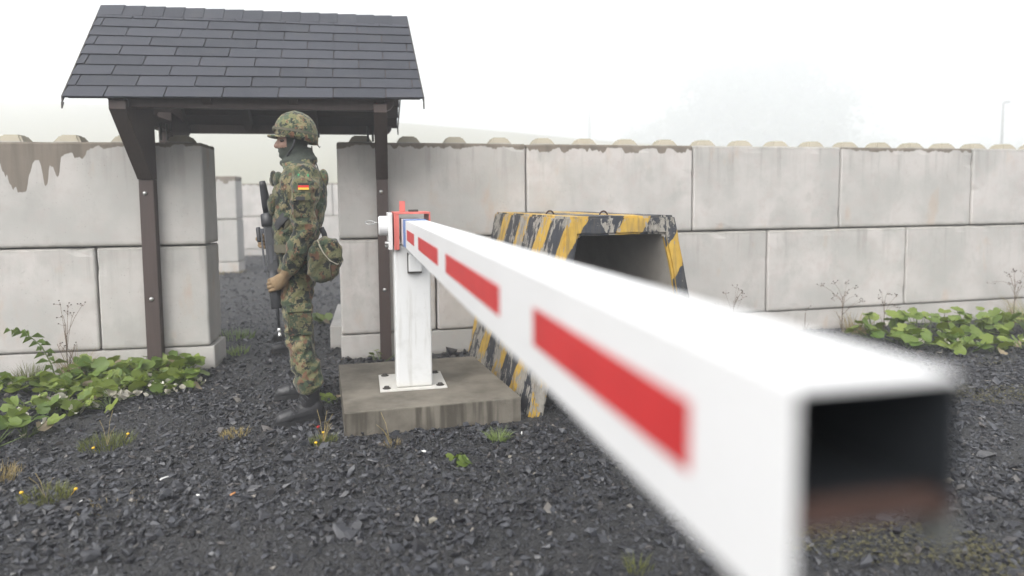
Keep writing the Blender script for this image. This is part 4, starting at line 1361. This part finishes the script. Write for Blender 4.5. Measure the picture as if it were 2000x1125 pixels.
for (x, y, lab) in ((-1.17, 4.36, 'small green leafy plant squeezed beside the left edge of the concrete slab'), (-2.05, 7.25, 'green weed growing against the kerb block beyond the gap'),
                    (-1.08, 5.53, 'bright green seedling growing at the foot of the right gate post'), (-.30, 3.30, 'tiny lime green seedling on the open gravel before the slab')):
    p = broad_plant(x, y, 6 if y > 3.5 else 5, .07 if y < 5 else .12, .10 if y > 3.5 else .03, lab, None, 0, (.022, .036) if y < 6 else (.05, .07))

def blades(n, rad, h, w, lean=.6, seed=0):
    rr = random.Random(seed); m = MB()
    for i in range(n):
        a = rr.uniform(0, 6.283); d = rad * math.sqrt(rr.random()); b = rr.uniform(0, 6.283)
        x, y = d * math.cos(a), d * math.sin(a); hh = h * rr.uniform(.4, 1); l = lean * hh * rr.uniform(.3, 1.3)
        dx, dy = math.cos(a) * l + rr.uniform(-.3, .3) * hh, math.sin(a) * l + rr.uniform(-.3, .3) * hh
        ux, uy = math.cos(b) * w, math.sin(b) * w
        m.add([(x - ux, y - uy, -.005), (x + ux, y + uy, -.005), (x + dx * .4 + ux * .7, y + dy * .4 + uy * .7, hh * .6), (x + dx * .4 - ux * .7, y + dy * .4 - uy * .7, hh * .6), (x + dx, y + dy, hh)], [(0, 1, 2, 3), (3, 2, 4)])
    return m
def tuft(x, y, label, n=120, rad=.07, h=.06, mat=None, w=.0016, flowers=0, name='grass_tuft', lean=.6, stalks=0):
    root = empty(name, (x, y, 0)); tag(root, label, 'grass tuft')
    o = obj('blades', blades(n, rad, h, w, lean, int(abs(x * 1000))), mat or GRASSM, root); o['kind'] = 'stuff'
    for k in range(flowers):
        a = random.uniform(0, 6.28); d = rad * random.uniform(.6, 1.5)
        m = MB(); cx, cy_, cz = d * math.cos(a), d * math.sin(a), h * random.uniform(.4, .9)
        m.ellip((cx, cy_, cz), (.009, .009, .006), 8, 5); m.tube([(cx * .8, cy_ * .8, 0), (cx, cy_, cz)], .001, 4)
        obj('flower', m, YELLOW, root, True)
    if stalks:
        m = MB()
        for k in range(stalks):
            a = random.uniform(0, 6.28); l = random.uniform(.08, .17)
            m.tube([(0, 0, 0), (.3 * l * math.cos(a), .3 * l * math.sin(a), l * .7), (.6 * l * math.cos(a), .6 * l * math.sin(a), l)], .0012, 4)
        obj('dry_stalk', m, STRAW, root)['kind'] = 'stuff'
    return root
tuft(-2.22, 3.64, 'mossy green grass tuft with yellow flowers in front of the left plants', 420, .13, .055, flowers=2, stalks=3)
tuft(-2.10, 2.97, 'olive grass tuft with small yellow flowers near the lower left of the gravel', 300, .10, .055, flowers=2, stalks=3)
tuft(-2.50, 3.20, 'brownish grass tuft at the far left edge of the gravel', 260, .11, .06, STRAW, flowers=1)
tuft(-1.58, 3.78, 'small flat tuft of dry grass left of the soldier boots', 160, .08, .035, STRAW)
tuft(-1.04, 3.64, 'grass tuft with a yellow flower and dry stalks at the corner of the slab', 200, .07, .055, flowers=2, stalks=8)
tuft(-.085, 3.66, 'pale fresh green grass tuft on the gravel before the slab right corner', 200, .05, .065, GRASSP, lean=1.0)
tuft(-.66, 3.58, 'reddish sprig of weed beside the middle of the slab front', 60, .05, .045, STRAW, stalks=4)
tuft(-1.74, 2.86, 'sparse thin straw sprigs lying on the lower left gravel', 36, .13, .03, STRAW, lean=1.6)
tuft(.44, 2.34, 'yellowish sprig under the boom at the bottom of the gravel', 60, .05, .05, GRASSM)
tuft(4.95, 6.35, 'spiky long green grass clump at the right end of the right leafy patch', 160, .09, .32, GRASSP, w=.004, lean=1.1)
tuft(-2.70, 6.55, 'low green weed tuft on the gravel inside the gap', 120, .20, .09, GRASSP, w=.004)
tuft(-2.42, 5.85, 'green weed tuft behind the end of the left wall', 110, .12, .08, GRASSP, w=.004)
tuft(-5.4, 12.7, 'dry mossy grass strip at the base of the hazy wall end', 300, .40, .06, STRAW, w=.006)
tuft(-3.27, 5.0, 'dry brown grass clump round the dead weed at the left wall', 130, .07, .28, STRAW, w=.002)
tuft(-3.62, 5.02, 'olive grass clump in the corner of the left wall footing', 110, .08, .16, GRASSM, w=.002)
tuft(3.30, 6.50, 'thin yellowed grass clump at the left end of the right leafy patch', 120, .10, .26, STRAW, w=.002)
tuft(5.30, 6.95, 'dry reddish grass clump against the wall at the right picture edge', 170, .14, .34, STRAW, w=.002)
tuft(4.30, 5.45, 'low green grass tuft in front of the right leafy patch', 140, .12, .10, GRASSM, w=.002)
def moss(x, y, rx_, ry_, n, label):
    m = MB()
    for i in range(n):
        a = random.uniform(0, 6.28); d = math.sqrt(random.random())
        px_, py_ = x + rx_ * d * math.cos(a), y + ry_ * d * math.sin(a)
        s = random.uniform(.004, .010); h = random.uniform(.004, .016)
        b = random.uniform(0, 6.28)
        m.add([(px_ + s * math.cos(b + q), py_ + s * math.sin(b + q), .006 + h * random.uniform(.2, 1)) for q in (0, 1.9, 4.0)], [(0, 1, 2)])
    o = obj('moss', m, MOSS, None); tag(o, label, 'moss', kind='stuff')
moss(1.42, 2.50, .40, .16, 900, 'yellowish moss patch on the gravel under the boom end')
moss(1.80, 2.33, .25, .14, 500, 'reddish moss patch at the lower right of the gravel')
moss(3.15, 4.42, .60, .22, 1500, 'olive moss strip on the gravel at the right edge')
moss(3.5, 5.35, .5, .18, 260, 'moss beside the right leafy patch')

def dry_weed(x, y, h, label, n=5, spread=.25, seedr=.0055, mat=DRY, tilt=0):
    root = empty('dry_weed', (x, y, 0)); tag(root, label, 'dead weed')
    m = MB(); s = MB(); rr = random.Random(int(abs(x * 991 + y * 77)))
    m.tube([(0, 0, -.02), (tilt * .5, 0, h * .5), (tilt, 0, h * .72)], [.004, .003, .002], 6)
    for i in range(n):
        a = rr.uniform(0, 6.28); t0 = rr.uniform(.28, .72); l = spread * rr.uniform(.15, 1.2)
        b = Vector((tilt * t0, 0, h * t0)); e = Vector((tilt + l * math.cos(a), l * math.sin(a), h * rr.uniform(.62, 1.0)))
        m.tube([b, b.lerp(e, .5) + Vector((0, 0, .02)), e], [.0017, .0013, .0010], 5)
        for q in range(rr.randint(2, 4)):
            c = e + Vector((rr.uniform(-.03, .03), rr.uniform(-.03, .03), rr.uniform(-.02, .02)))
            m.tube([e - Vector((0, 0, .02)), c], .001, 4)
            s.ellip(c, (seedr, seedr, seedr * .8), 7, 5)
    for i in range(5):
        a = rr.uniform(0, 6.28); l = rr.uniform(.2, .45) * h
        m.tube([(0, 0, 0), (.12 * l * math.cos(a), .12 * l * math.sin(a), l * .6), (.3 * l * math.cos(a), .3 * l * math.sin(a), l)], .0018, 4)
    st = obj('stem', m, mat, root, True); sd = obj('seed_heads', s, SEED, root, True); sd['kind'] = 'stuff'
    return root
dry_weed(-3.34, 5.04, .60, 'tall dead brown weed with flat dark seed heads against the left wall', 7, .11, tilt=.0)
dry_weed(-3.28, 5.06, .30, 'short dead weed stem next to the tall seed-headed one by the left wall', 3, .06, tilt=-.06)
dry_weed(3.18, 6.52, .50, 'dead branched weed with many seed heads at the left end of the right plant patch', 11, .20)
dry_weed(2.05, 6.28, .50, 'faint dead weed poking up behind the boom in front of the right wall', 8, .14)
dry_weed(2.78, 6.42, .30, 'single short dead weed stem with one dark head by the right wall', 1, .02)
dry_weed(5.18, 6.98, .55, 'reddish dead weed against the right wall at the edge of the picture', 12, .18)
dry_weed(1.32, 5.62, .78, 'thin dead sprig peeping out beside the right flank of the striped barrier', 4, .16)
dry_weed(3.62, 6.58, .40, 'dry stalk with brown leaves standing in the right leafy patch', 7, .12)
gw = empty('green_weed', (-3.42, 4.92, 0)); tag(gw, 'young green weed with arching narrow leaves against the left wall', 'weed')
m = MB(); lf_ = MB()
P0 = [Vector((.08, 0, 0)), Vector((.04, .0, .15)), Vector((-.02, 0, .28)), Vector((-.12, 0, .37)), Vector((-.24, 0, .40))]
m.tube(P0, [.006, .005, .004, .003, .002], 6)
for i in range(26):
    t = .15 + .85 * i / 25; k = min(3, int(t * 4)); p = P0[k].lerp(P0[k + 1], t * 4 - k); a = i * 2.4
    d = Vector((math.cos(a), math.sin(a), .15)) * random.uniform(.07, .12) * (1.1 - .5 * t); w = Vector((-math.sin(a), math.cos(a), 0)) * .011
    lf_.add([p, p + d * .5 + w + Vector((0, 0, .02)), p + d - Vector((0, 0, .03)), p + d * .5 - w + Vector((0, 0, .02))], [(0, 1, 2), (0, 2, 3)])
obj('stem', m, STALK, gw, True); obj('leaves', lf_, LEAFY, gw)['kind'] = 'stuff'

# dark stones resting behind the slab, a few pale ones, litter
def rock(x, y, s, label, group=None, mat=STONE, z=None, squash=.8, name='stone'):
    tv, tf = TPL[random.randrange(len(TPL))]
    m = MB(); m.add([(v[0] * s, v[1] * s * 1.2, v[2] * s * 1.9 * squash) for v in tv], [tuple(int(q) for q in f) for f in tf])
    o = obj(name, m, mat, None); o.location = (x, y, s * .35 if z is None else z); o.rotation_euler = (0, 0, random.uniform(0, 6))
    tag(o, label, 'stone', group); return o
for i in range(9):
    rock(-1.28 + .035 * i, 5.30 + random.uniform(-.04, .05), random.uniform(.025, .045), 'dark rounded stone, %s from the gap end of the row heaped behind the slab' % ORD[i], 'stones heaped behind the slab', z=.03 + random.uniform(0, .05))
rock(-.50, 5.62, .10, 'large dark pointed stone between the slab and the striped barrier', z=.05)
pale = simple('pale_limestone', (.20, .185, .15), .8)
rock(-.34, 2.72, .024, 'pale grey stone lying alone on the middle foreground gravel', None, pale)
rock(-.02, 3.40, .016, 'small whitish chip on the gravel in front of the slab', None, pale)
rock(3.55, 4.45, .085, 'large dark stone in the moss strip at the right edge')
def litter(name, x, y, label, mat, sx, sy, sz, cat):
    m = MB(); m.tube([(-sx, 0, 0), (-sx * .6, sy * .3, sz * .4), (sx * .5, -sy * .2, sz * .2), (sx, 0, 0)], [(sy, sz), (sy, sz), (sy * .9, sz), (sy * .7, sz)], 8)
    o = obj(name, m, mat, None, True); o.location = (x, y, .016); o.rotation_euler = (0, 0, random.uniform(0, 6)); tag(o, label, cat)
litter('cigarette_butt', -1.26, 2.965, 'orange cigarette butt on the foreground gravel', simple('cork_paper', (.55, .25, .09), .7), .013, .0045, .0045, 'cigarette butt')
WP = simple('white_scrap', (.72, .72, .70), .7)
litter('paper_scrap', -1.41, 2.955, 'tiny white scrap just left of the cigarette butt', WP, .009, .005, .003, 'litter')
litter('paper_scrap', -1.90, 2.90, 'thin white scrap by the lower left grass tuft', WP, .014, .003, .003, 'litter')
litter('paper_scrap', -1.66, 3.15, 'twisted pale scrap on the gravel above the cigarette butt', WP, .022, .004, .004, 'litter')
litter('paint_flake', .045, 3.73, 'white paint flake at the front right corner of the slab', WP, .014, .008, .003, 'litter')
litter('paper_scrap', -.47, 3.46, 'white scrap on the gravel below the middle of the slab', WP, .012, .006, .004, 'litter')
litter('red_scrap', -1.13, 3.86, 'small red scrap on the gravel beside the soldier heel', RED, .008, .008, .004, 'litter')

# ------------------------------------------------------------------ far things in the fog
def far_tree(x, y, h, w, n, label, leaf=.55, low=.25):
    root = empty('tree', (x, y, hill_z(x, y) - .2)); tag(root, label, 'tree')
    m = MB(); rr = random.Random(int(abs(x * 13 + y)))
    m.tube([(0, 0, 0), (.2, 0, h * .3), (0, .2, h * .55), (.1, 0, h * .8)], [w * .045, w * .035, w * .025, w * .01], 8)
    for i in range(10):
        a = rr.uniform(0, 6.28); z0 = h * rr.uniform(.25, .6)
        m.tube([(0, 0, z0), (w * .22 * math.cos(a), w * .22 * math.sin(a), z0 + h * .12), (w * .42 * math.cos(a), w * .42 * math.sin(a), z0 + h * .22)], [w * .015, w * .01, w * .004], 5)
    obj('trunk', m, BARK, root, True)
    c = MB()
    cl = []
    for i in range(46):
        a = rr.uniform(0, 6.28); t = rr.uniform(low, 1.0)
        rad = w * .5 * math.sqrt(max(0, 1 - ((t - .48) / .55) ** 2)) * rr.uniform(.35, 1.0)
        cl.append((Vector((rad * math.cos(a), rad * math.sin(a), h * t * .93)), w * rr.uniform(.09, .17)))
    for i in range(n):
        p, r_ = rr.choice(cl)
        d = Vector((rr.gauss(0, 1), rr.gauss(0, 1), rr.gauss(0, .8))) * r_ * .55
        q = p + d; u = Vector((rr.gauss(0, 1), rr.gauss(0, 1), rr.gauss(0, 1))).normalized(); v = u.orthogonal().normalized(); s = leaf * rr.uniform(.5, 1.1)
        c.add([q + u * s, q + v * s * .6, q - u * s, q - v * s * .6], [(0, 1, 2, 3)])
    o = link('crown', c.mesh('crown', [FOLI]), root)
TY = 245.0
far_tree(.362 * TY, TY, 39, 60, 17000, 'large round tree barely visible in the fog behind the right wall', 1.3)
far_tree(.22 * TY, TY + 10, 17, 30, 5000, 'lower bushy tree fading into the fog left of the big tree', .9, .05)
far_tree(.52 * TY, TY + 12, 13, 34, 5000, 'low spreading tree fading into the fog right of the big tree', .9, .05)
far_tree(.72 * TY, TY + 6, 11, 30, 4000, 'low bush fading into the fog at the right edge behind the lamp post', .9, .02)
def lamp(x, y, h, label):
    root = empty('street_lamp', (x, y, hill_z(x, y) - .1)); tag(root, label, 'street lamp', None)
    m = MB(); m.tube([(0, 0, 0), (0, 0, h * .5), (0, 0, h)], [.09, .07, .05], 10); obj('pole', m, DARKST, root, True)
    m = MB(); m.tube([(0, 0, h), (.12, 0, h + .05), (.25, 0, h + .06)], .04, 8); m.box(.2, .62, -.12, .12, h, h + .12); obj('lamp_head', m, DARKST, root, bevel=.03)
lamp(.713 * 70, 70, 10.6 - hill_z(.713 * 70, 70) + .1, 'slim lamp post in the fog at the right above the wall')
lamp(.114 * 130, 130, 22.0 - hill_z(.114 * 130, 130) + .1, 'very faint lamp post in the fog above the middle of the right wall')

# ------------------------------------------------------------------ fog
m = MB(); m.box(-340, 340, -90, 340, -3.0, 60.0)
hz = obj('haze', m, [], None)
hm = bpy.data.materials.new('fog'); hm.use_nodes = True
ht = hm.node_tree; ht.nodes.clear()
ho = ht.nodes.new('ShaderNodeOutputMaterial'); hv = ht.nodes.new('ShaderNodeVolumePrincipled')
hv.inputs['Color'].default_value = (.93, .955, .985, 1); hv.inputs['Density'].default_value = HAZE_DENSITY; hv.inputs['Anisotropy'].default_value = 0.2
ht.links.new(hv.outputs[0], ho.inputs['Volume'])
hz.data.materials.append(hm)
tag(hz, kind='stuff')
